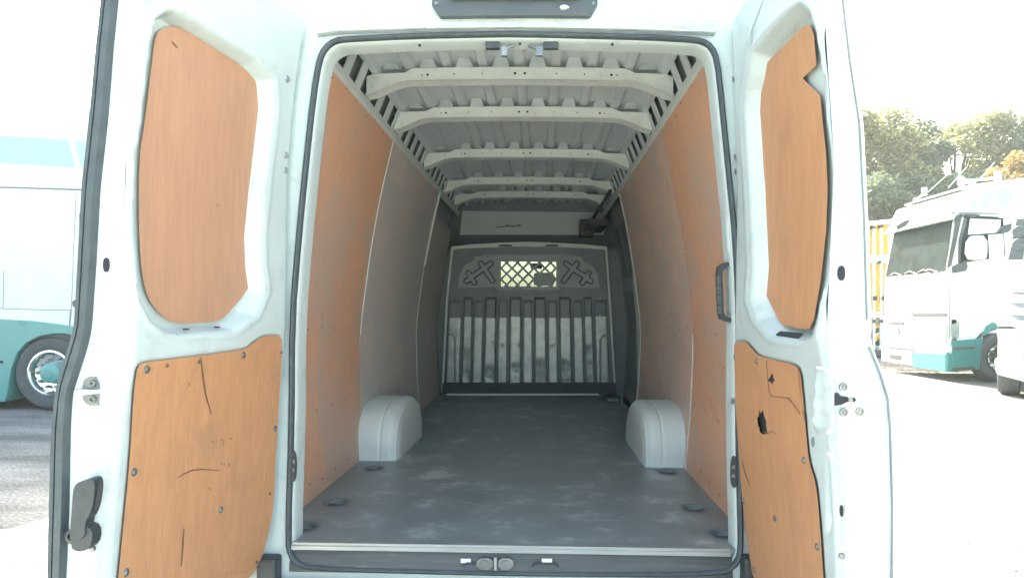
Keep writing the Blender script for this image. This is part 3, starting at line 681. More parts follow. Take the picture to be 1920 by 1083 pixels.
# grab handle on the right post
def handle_grip():
    P = [(1371, 491), (1352, 494), (1343, 501), (1341, 515), (1344, 585), (1347, 597), (1357, 602), (1370, 605)]
    Yh = Y0 + .05; b = MB(); n = len(P); t = 5
    outer = P; inner = [(1371, 501), (1357, 504), (1352, 508), (1351, 520), (1353, 585), (1356, 592), (1361, 595), (1370, 598)]
    loop = outer + inner[::-1]
    b.prism([at(x, y, Yh) for x, y in loop], (0, -.028, 0)); h = b.build('grab_handle', M['plastic'], van, bevel=.006)
    for k in range(4):
        y0 = 517 + k * 18.5; b = MB().prism([at(1342.5 + k * .7, y0, Yh - .029), at(1351 + k * .5, y0, Yh - .029), at(1352 + k * .5, y0 + 15.5, Yh - .029), at(1344 + k * .6, y0 + 15.5, Yh - .029)], (0, -.003, 0)); b.build('grip_pad', M['housing'], h, bevel=.001)
    for y in (502, 591): MB().cyl(at(1366, y, Yh - .028), (0, -1, 0), .006, .006, 10).build('bolt', M['steel'], h)
    MB().prism([at(1369, 496, Yh), at(1373, 496, Yh), at(1373, 602, Yh), at(1369, 602, Yh)], (0, -.02, 0)).build('handle_base', M['plastic'], h)
handle_grip()

# ================================================================== REAR DOORS
YF = 1.47
class Door:
    def __init__(s, side, hinge, corner):
        s.side = side
        s.H = sorted([(at(x, y, Y0).z, at(x, y, Y0).x) for x, y in hinge]); s.C = sorted([(at(x, y, YF).z, at(x, y, YF).x) for x, y in corner])
        s.zb, s.zt = .42, FZ + 1.83
    def hx(s, z): return sum(interp(z + k * .012, s.H) for k in (-2, -1, 0, 1, 2)) / 5
    def cx(s, z): return sum(interp(z + k * .012, s.C) for k in (-2, -1, 0, 1, 2)) / 5
    def pt(s, u, z, d=0):
        """u: 0 at the hinge, 1 at the free edge; d: depth into the door (away from the opening)"""
        return Vector((s.hx(z) * (1 - u) + s.cx(z) * u + s.side * d, Y0 - .02 + (YF - Y0 + .02) * u, z))
    def hit(s, px, py, d=0):
        r = ray(px, py); z = EYE.z
        for _ in range(40):
            a = s.pt(0, z, d); b_ = s.pt(1, z, d)      # plan: t*r.xy = a + u*(b-a)
            ex, ey = b_.x - a.x, b_.y - a.y; det = r.x * -ey + ex * r.y
            t = (a.x * -ey + ex * a.y) / det; z = z * .3 + (EYE.z + r.z * t) * .7
        return EYE + r * t
DL = Door(-1, [(600, -30), (573, 100), (559, 210), (548, 332), (546, 600), (530, 823), (519, 957), (506, 1028), (475, 1083)],
          [(258, -200), (250, 100), (240, 400), (243, 600), (240, 660), (217, 787), (209, 867), (190, 1083), (180, 1350)])
DR = Door(1, [(1362, -30), (1368, 100), (1372, 210), (1376, 340), (1372, 600), (1372, 720), (1376, 784), (1386, 880), (1400, 1044), (1412, 1110)],
          [(1528, -200), (1540, 60), (1556, 300), (1548, 500), (1541, 640), (1552, 700), (1562, 810), (1574, 1044), (1580, 1350)])
UPL = [(291, 72), (296, 58), (318, 50), (335, 51), (360, 64), (471, 136), (490, 161), (500, 194), (500, 222), (488, 330), (476, 443), (470, 526), (462, 548), (421, 595), (405, 603), (345, 606), (322, 603), (302, 592), (277, 560), (266, 515), (260, 430), (260, 340), (263, 277), (271, 233), (288, 89)]
OPL = [(284, 70), (292, 38), (312, 22), (335, 22), (360, 36), (482, 113), (512, 150), (516, 200), (512, 240), (500, 340), (490, 443), (492, 500), (498, 545), (480, 590), (440, 622), (340, 630), (308, 622), (282, 600), (262, 560), (255, 515), (252, 430), (252, 340), (256, 277), (264, 233), (280, 89)]
LOL = [(276, 678), (262, 682), (256, 694), (251, 734), (243, 867), (227, 1028), (212, 1180), (222, 1205), (330, 1190), (400, 1140), (450, 1100), (484, 1064), (504, 1001), (513, 948), (517, 867), (522, 778), (530, 645), (527, 632), (519, 628), (495, 629), (481, 638), (464, 651), (450, 656), (370, 667)]
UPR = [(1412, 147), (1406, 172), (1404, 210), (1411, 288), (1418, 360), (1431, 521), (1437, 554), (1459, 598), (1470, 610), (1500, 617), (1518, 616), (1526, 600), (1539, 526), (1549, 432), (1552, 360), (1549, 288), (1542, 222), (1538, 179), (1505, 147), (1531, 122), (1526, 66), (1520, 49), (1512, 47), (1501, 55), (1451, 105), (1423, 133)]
OPR = [(1402, 147), (1396, 172), (1394, 210), (1399, 288), (1404, 360), (1410, 500), (1405, 560), (1418, 600), (1446, 632), (1500, 641), (1522, 634), (1532, 600), (1545, 526), (1553, 432), (1556, 360), (1553, 288), (1547, 222), (1543, 150), (1532, 66), (1518, 22), (1500, 8), (1482, 18), (1440, 62), (1410, 100)]
LOR = [(1377, 642), (1398, 639), (1405, 647), (1421, 666), (1433, 670), (1489, 683), (1498, 691), (1502, 705), (1514, 840), (1518, 868), (1530, 905), (1537, 975), (1544, 1083), (1552, 1200), (1540, 1215), (1450, 1170), (1412, 1090), (1400, 1007), (1391, 933), (1386, 859), (1379, 766), (1376, 650)]
def door_skin(D, opening, lower, bumps, depth=.052):
    nu, nz = 90, 260; P = []; base = []
    us = np.linspace(0, 1, nu + 1); zs = np.linspace(D.zb, D.zt, nz + 1)
    for z in zs:
        for u in us: p = D.pt(u, z); base.append((u, z)); P.append(proj(p))
    P = np.array(P); s1 = sdf_poly(P, opening); s2 = sdf_poly(P, lower); rows = []; k = 0
    for z in zs:
        row = []
        for u in us:
            d = depth * smooth(0, 13, s1[k]) + .006 * smooth(-4, 2, s2[k])
            d -= .004 * math.exp(-((s1[k] + 7) / 3.5) ** 2)
            for (bx, by, rx, ry, a) in bumps:
                q = max(abs(P[k][0] - bx) / rx, abs(P[k][1] - by) / ry); d += a * (1 - smooth(.7, 1.1, q)) * (1 - smooth(.88, .97, u))
            d += .012 * (1 - smooth(0, .035, u)) + .010 * smooth(.965, 1, u)
            row.append(D.pt(u, z, d)); k += 1
        rows.append(row)
    return grid('rear_door', rows, [M['paint']], van)
def free_face(D, root, inner, outer, name='door_edge'):
    """the narrow face of the door that looks at the viewer, from the inner corner to the seal, then the outer skin"""
    I = sorted([(at(x, y, YF).z, at(x, y, YF).x) for x, y in inner]); O = sorted([(at(x, y, YF).z, at(x, y, YF).x) for x, y in outer])
    rows = []; side = D.side
    for z in np.linspace(D.zb, D.zt, 130):
        c = D.cx(z) + side * .010; i_ = interp(z, I); o = interp(z, O)
        rows.append([Vector((c, YF, z)), Vector((c + side * .006, YF - .010, z)), Vector((c * .75 + i_ * .25, YF - .016, z)), Vector((i_, YF - .016, z)), Vector((o, YF - .010, z)), Vector((o + side * .012, YF + .004, z)),
                     Vector((o + side * .010, YF + .05, z)), Vector((D.hx(z) + side * .15, Y0 - .05, z)), Vector((D.hx(z) + side * .11, Y0 - .015, z)), Vector((D.hx(z) + side * .012, Y0 - .02, z))])
    g_ = grid(name, rows, [M['paint']], root)
    b = MB()
    for rr in (rows[0], rows[-1]): b.add(rr, [tuple(range(len(rr)))])
    b.build('door_cap', M['paint'], root); return I, O
def seal_strip(D, root, inn, out, bul=.022):
    I = sorted([(at(x, y, YF).z, at(x, y, YF).x) for x, y in inn]); O = sorted([(at(x, y, YF).z, at(x, y, YF).x) for x, y in out]); rows = []
    for z in np.linspace(D.zb, D.zt, 160):
        i_ = sum(interp(z + k * .01, I) for k in (-2, -1, 0, 1, 2)) / 5; o = sum(interp(z + k * .01, O) for k in (-2, -1, 0, 1, 2)) / 5
        rows.append([Vector((i_ + (o - i_) * t, YF - .012 - dy, z)) for t, dy in ((0, 0), (.04, .012), (.15, bul), (.45, bul), (.56, bul * .9), (.60, bul * .4), (.64, bul * .9), (.8, bul), (.96, .012), (1, -.02))])
    grid('edge_seal', rows, [M['rubber']], root)
def door_bolt(D, root, px, py, r=.008, d=-.001, name='bolt', m=None):
    p = D.hit(px, py, d); b = MB(); ax = (-D.side, 0, 0)
    b.lathe(p, ax, [(-.001, r * 1.35), (.0012, r * 1.3), (.0014, r * .95), (.004, r * .8), (.0045, r * .45), (.0025, r * .4), (.0025, .0001)], 14); b.build(name, m or M['steel'], root, sm=True)
def on_door(D, root, name, pts, d, m, thick=.004, step=60):
    return sheet(name, pts, lambda u, v, t: D.hit(u, v, d + t), m, root, step=step, thick=thick)
def on_edge(root, name, pts, m, fwd=.002, back=.003, Y=YF - .016, bev=0):
    return MB().prism([at(x, y, Y) + Vector((0, -fwd, 0)) for x, y in pts], (0, fwd + back, 0)).build(name, m, root, bevel=bev)
def scratch(D, root, pts, wpx, m, name='scratch', d=-.0072):
    n = len(pts); L = []; Rr = []
    for i, (x, y) in enumerate(pts):
        a = Vector(pts[max(i - 1, 0)]); c = Vector(pts[min(i + 1, n - 1)]); t = (c - a).normalized(); k = wpx * (.35 + .65 * math.sin(math.pi * (i + .5) / n)) / 2
        L.append((x - t.y * k, y + t.x * k)); Rr.append((x + t.y * k, y - t.x * k))
    rows = [[D.hit(*p, d) for p in L], [D.hit(*p, d) for p in Rr]]; grid(name, rows, [m], root)

# left door
dl = door_skin(DL, OPL, LOL, [(345, 640, 60, 12, .004)]); dl['label'] = 'left rear door swung open with plywood linings'
IN_L = [(233, -10), (222, 100), (213, 222), (198, 355), (190, 500), (183, 600), (181, 622), (172, 658), (147, 734), (143, 792), (140, 957), (134, 1083), (128, 1350)]
OUT_L = [(204, -10), (192, 100), (180, 222), (166, 355), (161, 443), (153, 600), (152, 613), (138, 658), (120, 716), (110, 800), (105, 957), (103, 1083), (98, 1350)]
IN_L = [(252, -200)] + IN_L; OUT_L = [(225, -200)] + OUT_L
free_face(DL, dl, IN_L, OUT_L); seal_strip(DL, dl, IN_L, OUT_L)
u_ = sheet('plywood_panel', rounded(UPL, 1), lambda u, v, d: DL.hit(u, v, .040 + d), M['ply_door_up'], dl, step=50, thick=.008, edge=M['ply_edge']); u_['label'] = 'upper plywood lining in the window recess'
l_ = sheet('plywood_panel', rounded(LOL, 1), lambda u, v, d: DL.hit(u, v, -.006 + d), M['ply_door'], dl, step=50, thick=.009, edge=M['ply_edge'])
for p in ((276, 692), (457, 665), (252, 884), (516, 803), (414, 955), (237, 1072)): door_bolt(DL, dl, *p, .008, -.0065)
for p in ((313, 685), (373, 678), (527, 660), (506, 925), (481, 1053)): door_bolt(DL, dl, *p, .004, -.0065, 'screw', M['mark'])
scratch(DL, dl, [(377, 670), (380, 700), (386, 740), (396, 775)], 3.2, M['mark'])
scratch(DL, dl, [(333, 895), (345, 888), (360, 881), (378, 879), (395, 880), (412, 881)], 2.6, M['mark'])
scratch(DL, dl, [(345, 990), (343, 1020), (340, 1060)], 3, M['mark'])
for p in ((416, 823), (432, 820), (420, 830), (415, 866), (421, 868), (430, 868), (393, 913), (398, 826), (355, 717)): scratch(DL, dl, [(p[0] - 1.5, p[1]), (p[0] + random.uniform(-1, 3), p[1] + random.uniform(3, 7))], 2.2, M['mark'], 'nick')
scratch(DL, dl, [(322, 78), (327, 84), (333, 90)], 3.5, M['mark'], 'nick', .0385); scratch(DL, dl, [(405, 383), (412, 387)], 1.5, M['mark'], 'nick', .0385)
for p in ((349, 617), (407, 613)): 
    q = DL.hit(*p, .02); MB().box(q + Vector((-.006, -.006, -.002)), q + Vector((.006, .006, .002))).build('drain_slot', M['hole'], dl)
for x, y, r in ((538.5, 148, 6), (536, 291, 5), (535, 319, 5)):
    p = DL.hit(x, y, -.001); MB().lathe(p, (1, -.6, 0), [(-.001, .0001), (.002, .011), (-.004, .013)], 14).build('hinge_hole', M['slot'], dl)
on_edge(dl, 'slot', rounded([(194, 483), (206, 483), (206, 510), (194, 510)], 2), M['hole'])
# striker on the left door
q = on_edge(dl, 'striker', rounded([(164, 706), (187, 706), (187, 757), (186, 760), (166, 759), (157, 745), (157, 720)], 1), M['steel'], .006, .004, bev=.0015)
for y in (718, 748):
    MB().lathe(at(175, y, YF - .022), (0, -1, 0), [(0, .0085), (.006, .008), (.006, .004), (.002, .0035), (.002, .0001)], 12).build('bolt', M['steel'], dl, sm=True)
MB().tube([at(187, 733, YF - .028), at(165, 734, YF - .032), at(160, 734, YF - .034), at(142, 734, YF - .034)], [.006, .0065, .008, .006], 10).build('striker_pin', M['chrome'], dl, sm=True)
# release handle on the left door
HP = rounded([(157, 912), (162, 899), (172, 894), (190, 889), (197, 893), (198, 910), (195, 935), (189, 955), (180, 968), (179, 1000), (152, 1000), (152, 985), (155, 950)], 1)
hd = on_edge(dl, 'release_handle', HP, M['plastic'], .036, -.006, bev=.007)
MB().prism([at(x, y, YF - .0525) for x, y in rounded([(186, 900), (194, 897), (194, 915), (189, 940), (180, 958), (178, 950), (184, 920)], 1)], (0, -.0015, 0)).build('finger_recess', M['hole'], hd)
on_edge(dl, 'handle_base', rounded([(150, 982), (172, 976), (189, 982), (190, 1008), (180, 1022), (162, 1025), (150, 1018)], 1), M['plastic'], .030, .002, bev=.006)
MB().lathe(at(141, 1002, YF - .018), (0, -1, 0), [(0, .018), (.012, .017), (.014, .008), (.008, .006), (.008, .0001)], 16).build('pivot', M['plastic'], dl, sm=True)
on_edge(dl, 'pivot_arm', [(136, 1010), (146, 990), (156, 986), (160, 1014), (148, 1016)], M['plastic'], .014, .004)
for x, y in ((147, 1024), (175, 1027)): MB().lathe(at(x, y, YF - .017), (0, -1, 0), [(0, .007), (.006, .0065), (.007, .003), (.007, .0001)], 10).build('bolt', M['steel'], dl, sm=True)
b = MB().tube([at(x, y, YF - .0165) for x, y in ((186, 708), (200, 704), (218, 712), (222, 740), (216, 790))], .003, 6); b.build('edge_swage', M['paint'], dl, sm=True)

# right door
dr = door_skin(DR, OPR, LOR, [(1545, 750, 14, 58, -.018), (1566, 915, 16, 85, .030)]); dr['label'] = 'right rear door swung open with torn plywood lining'
IN_R = [(1562, -200), (1570, -10), (1583, 111), (1600, 233), (1608, 415), (1613, 600), (1612, 640), (1628, 690), (1645, 735), (1652, 775), (1656, 952), (1656, 1083), (1656, 1350)]
OUT_R = [(1570, -200), (1578, -10), (1592, 111), (1611, 233), (1620, 415), (1626, 600), (1625, 640), (1642, 687), (1660, 733), (1666, 775), (1671, 952), (1670, 1083), (1668, 1350)]
free_face(DR, dr, IN_R, OUT_R)
u_ = sheet('plywood_panel', UPR, lambda u, v, d: DR.hit(u, v, .038 + d), M['ply_door'], dr, step=50, thick=.008, edge=M['ply_edge']); u_['label'] = 'upper plywood lining with a sun patch shaped as a notch in its edge'  # notch stands for a patch of sun, white door skin showing through
tear = [(1423, 768), (1426, 775), (1430, 768), (1433, 780), (1437, 790), (1436, 797), (1439, 806), (1438, 813), (1434, 812), (1433, 817), (1428, 811), (1424, 809), (1424, 800), (1419, 795), (1421, 787), (1419, 783), (1423, 779)]
l_ = sheet('plywood_panel', rounded(LOR, 1), lambda u, v, d: DR.hit(u, v, -.006 + d), M['ply_door'], dr, step=50, thick=.009, holes=[tear], edge=M['ply_edge']); l_['label'] = 'lower plywood lining with a torn hole'
on_door(DR, dr, 'cavity', [(1416, 762), (1444, 762), (1444, 822), (1416, 822)], .0045, M['hole'], .001)
for p in ((1378, 669), (1419, 677), (1507, 862), (1394, 937), (1453, 971), (1532, 1024), (1414, 1068)): door_bolt(DR, dr, *p, .007, -.0065)
on_door(DR, dr, 'patch_piece', [(1438, 676), (1496, 690), (1501, 745), (1480, 745), (1443, 741)], -.0085, M['ply_door'], .002)
b = MB().tube([DR.hit(x, y, -.009) for x, y in ((1437, 676), (1441, 730), (1446, 742), (1478, 746), (1500, 775))], .0012, 5); b.build('patch_outline', M['mark'], dr)
on_door(DR, dr, 'torn_latch_hole', [(1447, 700), (1450, 702), (1449, 708), (1453, 712), (1449, 716), (1449, 721), (1445, 716), (1439, 713), (1443, 708)], -.0095, M['hole'], .001)
for a in ([(1456, 690), (1462, 705), (1470, 712)], [(1478, 695), (1484, 708)], [(1430, 808), (1440, 812), (1448, 808), (1456, 815)], [(1470, 715), (1478, 728)], [(1390, 860), (1398, 890), (1406, 910)], [(1505, 770), (1510, 790)]): scratch(DR, dr, a, 2, M['mark'])
for x, y, rx, ry in ((1524, 828, 3.2, 10), (1578, 957, 3, 11), (1373, 752, 3.4, 6), (1378, 295, 2.4, 6), (1379, 322, 2.4, 6), (1375, 149, 2.4, 6)):
    on_door(DR, dr, 'access_hole', arc_pts(x, y, rx, 14, ry), -.001 if x < 1540 else -.02, M['slot'], .001) if x < 1540 else on_edge(dr, 'access_hole', arc_pts(x, y, rx, 14, ry), M['hole'])
on_edge(dr, 'slot', rounded([(1571, 498), (1584, 498), (1584, 526), (1571, 526)], 2), M['hole'])
on_edge(dr, 'latch_slot', [(1560, 737), (1571, 736), (1575, 742), (1588, 743), (1590, 746), (1600, 744), (1605, 748), (1602, 753), (1588, 753), (1577, 758), (1562, 760)], M['hole'])
on_edge(dr, 'latch_claw', [(1588, 745), (1596, 744), (1597, 752), (1589, 752)], M['steel'], .006)
for x, y in ((1581, 725), (1582, 772), (1612, 771)): MB().lathe(at(x, y, YF - .016), (0, -1, 0), [(0, .0105), (.003, .010), (.0035, .0065), (.0015, .006), (.0015, .0035), (.003, .003), (.003, .0001)], 16).build('bolt', M['steel'], dr, sm=True)
MB().lathe(at(1578, 1041, YF - .016), (0, -1, 0), [(0, .008), (.004, .007), (.002, .003), (.002, .0001)], 12).build('bolt', M['steel'], dr, sm=True)
q = [DR.hit(x, y, .012) for x, y in ((1451, 632), (1462, 624), (1506, 628), (1496, 637))]
b = MB().prism(q, (0, 0, .006)); b.build('shelf_pocket', M['plastic'], dr, bevel=.002)
b = MB().tube([at(x, y, YF - .010) for x, y in ((1556, -40), (1564, 60), (1566, 100), (1574, 220), (1588, 420), (1592, 600))], .007, 8); b.build('edge_bead', M['paint'], dr, sm=True)
b = MB().tube([at(x, y, YF - .018) for x, y in ((1630, 650), (1650, 700), (1664, 745), (1669, 800), (1673, 950), (1672, 1083), (1671, 1200))], .003, 6); b.build('hem_shadow', M['slot'], dr, sm=True)
b = MB().tube([at(x, y, YF - .013) for x, y in ((1612, 655), (1632, 705), (1644, 750), (1650, 800), (1652, 950), (1652, 1083))], .004, 6); b.build('edge_swage', M['paint'], dr, sm=True)
for lp in ([(1530, 688), (1552, 692), (1561, 722), (1561, 800), (1550, 812)], [(1552, 848), (1574, 872), (1588, 906), (1585, 1000), (1574, 1034)]):
    MB().tube([at(x, y, YF - .0165) for x, y in lp], .0035, 8).build('pressed_crease', M['paint'], dr, sm=True)
MB().tube([at(x, y, YF - .016) for x, y in ((1571, -200), (1579, -10), (1593, 111), (1612, 233), (1621, 415), (1626, 600))], .0022, 6).build('hem_line', M['slot'], dr, sm=True)
M['fibre'] = mat('torn_fibre', (.66, .47, .28), .9)
for a in ([(1422, 770), (1417, 762), (1424, 774)], [(1437, 783), (1443, 776), (1438, 790)], [(1423, 803), (1417, 812), (1425, 810)], [(1433, 815), (1437, 824), (1429, 812)], [(1420, 790), (1413, 789), (1422, 797)], [(1438, 800), (1444, 803), (1438, 808)]):
    on_door(DR, dr, 'splinter', a, -.0085, M['fibre'], .002)
# sun patch near the right door's hinge, laid on as a thin sheet
on_door(DR, dr, 'sun_patch_sheet', [(1384, 95), (1390, 30), (1404, 6), (1430, 2), (1408, 60), (1412, 88), (1395, 100)], -.002, M['paint'], .001)

# ================================================================== TRUCKS
def wheel(parent, c, ax, r, hub, T=None, teal=True):
    w_ = MB(T).lathe(c, ax, [(-.02, r * .58), (0, r * .62), (.02, r * .74), (.015, r * .90), (-.03, r * .985), (-.06, r), (-.28, r), (-.30, r * .9), (-.3, r * .6)], 48)
    wo = w_.build('wheel', M['tyre'], parent, sm=True)
    MB(T).lathe(c, ax, [(-.08, r * .60), (.016, r * .61), (.02, r * .56), (.0, r * .53), (-.05, r * .50), (-.055, r * .46), (-.055, r * .30), (-.06, r * .28)], 48).build('rim', M['chrome'], wo, sm=True)
    MB(T).lathe(c, ax, [(-.06, r * .28), (.02, r * .26), (.035, r * .22), (.04, r * .13), (.05, r * .12), (.052, .001)], 32).build('hub', hub, wo, sm=True)
    a = Vector(ax).normalized(); u = a.cross(Vector((0, 0, 1))).normalized(); v = a.cross(u); b = MB(T)
    for k in range(10):
        t = 2 * math.pi * k / 10; b.cyl(Vector(c) + (u * math.cos(t) + v * math.sin(t)) * r * .385 - a * .055, ax, r * .045, .045, 8)
    b.build('wheel_nuts', M['steel'], wo)
    b = MB(T)
    for k in range(10):
        t = 2 * math.pi * (k + .5) / 10; b.cyl(Vector(c) + (u * math.cos(t) + v * math.sin(t)) * r * .50 - a * .050, ax, r * .028, .006, 8)
    b.build('rim_holes', M['hole'], wo)

# --- left truck: its long side faces us, 8.2 m away
YT = 8.2
def side(px, py, Y=YT): return at(px, py, Y)
tl = empty('truck', (-7, YT + 1.2, 0), 'tall white truck with teal skirt and teal stripe windows, left of the van', 'truck')
xr = -3.9
def sq(name, pts, m, parent, Y, out=.01, back=.02, bev=0):
    return MB().prism([at(x, y, Y) + Vector((0, -out, 0)) for x, y in pts], (0, out + back, 0)).build(name, m, parent, bevel=bev)
tz = 4.05
body = MB(); body.prism([(-16, YT, 1.05), (xr - .25, YT, 1.05), (xr, YT, 1.3), (xr, YT, 2.2), (xr - .05, YT, 3.2), (xr - .1, YT, 3.9), (xr - .2, YT, tz), (-16, YT, tz)], (0, 2.45, 0)); body = body.build('cab_body', M['truck'], tl, bevel=.04)
sq('roof_window', [(-260, 240), (-20, 255), (0, 255), (128, 263), (140, 314), (0, 305), (-260, 290)], M['tealglass'], tl, YT, .012)
sq('roof_window', [(141, 264), (400, 278), (400, 326), (153, 315)], M['tealglass'], tl, YT, .012)
def seam(pts, r=.006, parent=tl, Y=YT, m=None, name='panel_seam'): MB().tube([at(x, y, Y - .001) for x, y in pts], r, 6).build(name, m or M['slot'], parent)
seam([(-200, 348), (0, 351), (166, 356)], .012); seam([(143, 362), (138, 470), (134, 580), (131, 612)], .004); seam([(0, 578), (60, 580), (134, 581)], .005); seam([(7, 508), (6, 578)], .004); seam([(132, 581), (129, 622)], .005)
fw = sq('side_window', rounded([(151, 366), (260, 366), (260, 462), (151, 462)], 2), M['rubber'], tl, YT, .03, .0, .01); sq('pane', rounded([(155, 371), (255, 371), (255, 457), (155, 457)], 2), M['tealglass'], fw, YT, .034, 0)
sq('catch_plate', rounded([(138, 561), (160, 561), (160, 577), (138, 577)], 1), M['housing'], tl, YT, .02)
MB().cyl(at(148, 570, YT - .02), (0, -1, 0), .012, .005, 10).build('bolt', M['bow'], tl)
skirt = [(-300, 590), (0, 598), (60, 601), (110, 607), (152, 614), (260, 660), (260, 700), (152, 632), (125, 625), (100, 625), (75, 630), (52, 642), (35, 662), (24, 690), (16, 740), (12, 752), (-300, 752)]
sq('skirt', skirt, M['teal'], tl, YT, .03, .3, .01)
seam([(-200, 647), (0, 649), (38, 651)], .010, m=M['arch']); seam([(-100, 672), (0, 674), (26, 674)], .010, m=M['tealglass']); MB().cyl(at(3, 678, YT - .03), (0, -1, 0), .02, .01, 10).build('fastener', M['hole'], tl)
arc = [(12, 752), (16, 740), (24, 690), (35, 662), (52, 642), (75, 630), (100, 625), (125, 625), (152, 632), (200, 650), (230, 760), (215, 790), (190, 700), (150, 660), (100, 645), (60, 665), (45, 700), (40, 752)]
cw = at(101, 717, YT + .06); rw = (at(101, 717, YT).z)
b = MB(); sec = []
for k in range(25):
    t = math.pi * (-.08 + 1.16 * k / 24); sec.append((math.cos(t), math.sin(t)))
rows = [[Vector((cw.x - c_ * R_, yy, max(.12, cw.z + s_ * R_))) for c_, s_ in sec] for R_, yy in ((.78, YT - .012), (.62, YT + .0), (.60, YT + .75))]
grid('wheel_housing', rows, [M['arch']], tl)
MB().box((-15.8, YT + .9, .12), (-4.4, YT + 2.2, 1.1)).build('chassis', M['dark'], tl)
wheel(tl, (cw.x, YT - .0, .505), (0, -1, 0), .505, M['teal'])
wheel(tl, (cw.x - 5.6, YT - .0, .505), (0, -1, 0), .505, M['teal'])

# --- right truck, facing left, 13 m away
YR = 13.0
tr_ = empty('truck', (10.5, YR + 1.2, 0), 'white truck with teal lower step panel and teal roof panes, facing left at the right', 'truck')
X = lambda px, Y=YR: at(px, 580, Y).x
def P3(px, py): q = at(px, py, YR); return q.x, q.z
xf = P3(1781, 600)[0]
pf = [P3(*p) for p in ((1783, 697), (1781, 660), (1779, 560), (1781, 500), (1797, 404), (1790, 400), (1793, 385), (1808, 358), (1850, 346), (1935, 336))]
prof = pf + [(pf[-1][0] + .6, pf[-1][1]), (pf[-1][0] + .6, 1.0), (P3(1845, 690)[0] , 1.0), (P3(1835, 697)[0], .38)]
b = MB(); b.prism([(x, YR, z) for x, z in prof], (0, 2.45, 0)); cab = b.build('cab', M['truck'], tr_, bevel=.06)
def s2(name, pts, m, out=.01, back=.02, bev=0, parent=tr_): return sq(name, pts, m, parent, YR, out, back, bev)
# roof fairing: narrower hump
b = MB(); q = [P3(*p) for p in ((1806, 352), (1840, 340), (1960, 326), (1960, 345), (1850, 352))]
b.prism([(x, YR + .25, z) for x, z in q], (0, 1.95, 0)); b.build('roof_fairing', M['truck'], tr_, bevel=.05)
s2('side_window', [(1811, 404), (1880, 407), (1884, 480), (1850, 486), (1798, 493), (1800, 450)], M['screen'], .012)
s2('window_trim', [(1809, 402), (1815, 402), (1802, 450), (1800, 492), (1796, 493), (1797, 450)], M['rubber'], .02)
s2('sun_curtain', [(1852, 440), (1880, 438), (1882, 482), (1854, 485)], M['headlining'], .014)
s2('cab_interior', [(1818, 410), (1876, 412), (1874, 436), (1814, 440)], M['bow'], .014)
for pts in ([(1803, 389), (1812, 361), (1817, 361), (1810, 389)], [(1818, 389), (1828, 359), (1837, 358), (1828, 389)], [(1837, 388), (1847, 357), (1861, 357), (1852, 388)], [(1860, 388), (1871, 356), (1899, 355), (1890, 388)]): s2('roof_pane', pts, M['tealglass'], .012)
MB().lathe(at(1830, 366, YR - .015), (0, -1, 0), [(0, .05), (.02, .045), (.01, .03), (.02, .01), (.02, .001)], 16).build('roof_badge', M['chrome'], tr_, sm=True)
s2('a_pillar_trim', [(1792, 404), (1803, 402), (1782, 498), (1774, 502), (1778, 480)], M['plastic'], .03)
s2('roof_gutter', [(1783, 402), (1880, 402), (1880, 399), (1783, 397)], M['slot'], .014)
s2('door_seam', [(1778, 500), (1779.4, 500), (1781, 635), (1779.5, 635)], M['slot'], .012); s2('door_seam', [(1780, 634), (1835, 630), (1835, 628), (1780, 631)], M['headlining'], .012)
s2('mirror_arm', [(1784, 500), (1806, 489), (1809, 500), (1806, 508), (1785, 512)], M['plastic'], .10, .0, .01)
m_ = s2('mirror', rounded([(1803, 444), (1832, 445), (1832, 485), (1826, 489), (1800, 487)], 1), M['truck'], .30, -.12, .03)
m2 = s2('kerb_mirror', [(1859, 438), (1870, 425), (1884, 421), (1882, 430), (1874, 438)], M['plastic'], .25, -.12, .01)
s2('mirror_bracket', [(1800, 405), (1816, 403), (1832, 405), (1816, 411)], M['plastic'], .14, 0, .01)
# lower step box in teal, bumper, headlight
stp = s2('step_panel', [(1783, 638), (1842, 634), (1838, 665), (1836, 692), (1786, 696)], M['teal_dark'], .02, .3, .01)
for y in (651, 689): s2('step', [(1785, y), (1826, y - 2), (1826, y + 3), (1785, y + 5)], M['arch'], .035, -.005, 0, tr_)
s2('skirt_corner', [(1839, 631), (1848, 611), (1860, 604), (1880, 608), (1872, 614), (1858, 618), (1848, 628)], M['teal_dark'], .02, .3, .01)
# front face (plane x = xf), built from points at their own depth
def ff(name, pts, m, out=.02, th=.04, bev=0, dx=0):
    """pts: (distance from the near side in m, height in m) on the front face"""
    b = MB().prism([(xf - out + dx, YR + a, z) for a, z in pts], (th, 0, 0)); return b.build(name, m, tr_, bevel=bev)
def fx(z): return interp(z, [(2.35, 0), (3.43, .17)])
b = MB(); b.add([(xf - .04, YR + .10, 2.30), (xf - .04, YR + 2.35, 2.30), (xf + .13, YR + 2.30, 3.36), (xf + .13, YR + .16, 3.36)], [(0, 1, 2, 3)]); b.build('windscreen', M['screen'], tr_)
b = MB(); b.prism([(xf - .03, YR - .02, 3.36), (xf - .03, YR + 2.47, 3.36), (xf + .25, YR + 2.47, 3.72), (xf + .25, YR - .02, 3.72)], (.1, 0, 0)); b.build('sun_visor', M['truck'], tr_, bevel=.03)
for a0, a1, z0, z1 in ((.0, 1.15, 1.32, 1.42), (1.15, 2.42, 1.38, 1.43), (1.5, 2.1, 1.13, 1.20), (1.2, 2.1, .83, .86), (1.15, 2.05, .56, .60), (.05, .95, .76, .78)): ff('front_slot', [(a0, z0 + .02), (a1, z0), (a1, z1 - .01), (a0, z1)], M['plastic'], .085, .02)
ff('bumper', [(-.01, .20), (1.2, .20), (1.2, .55), (-.01, .60)], M['teal_dark'], .07, .3, .04)
ff('bumper_white', [(1.2, .24), (2.46, .24), (2.46, .60), (1.2, .56)], M['truck'], .07, .3, .04)
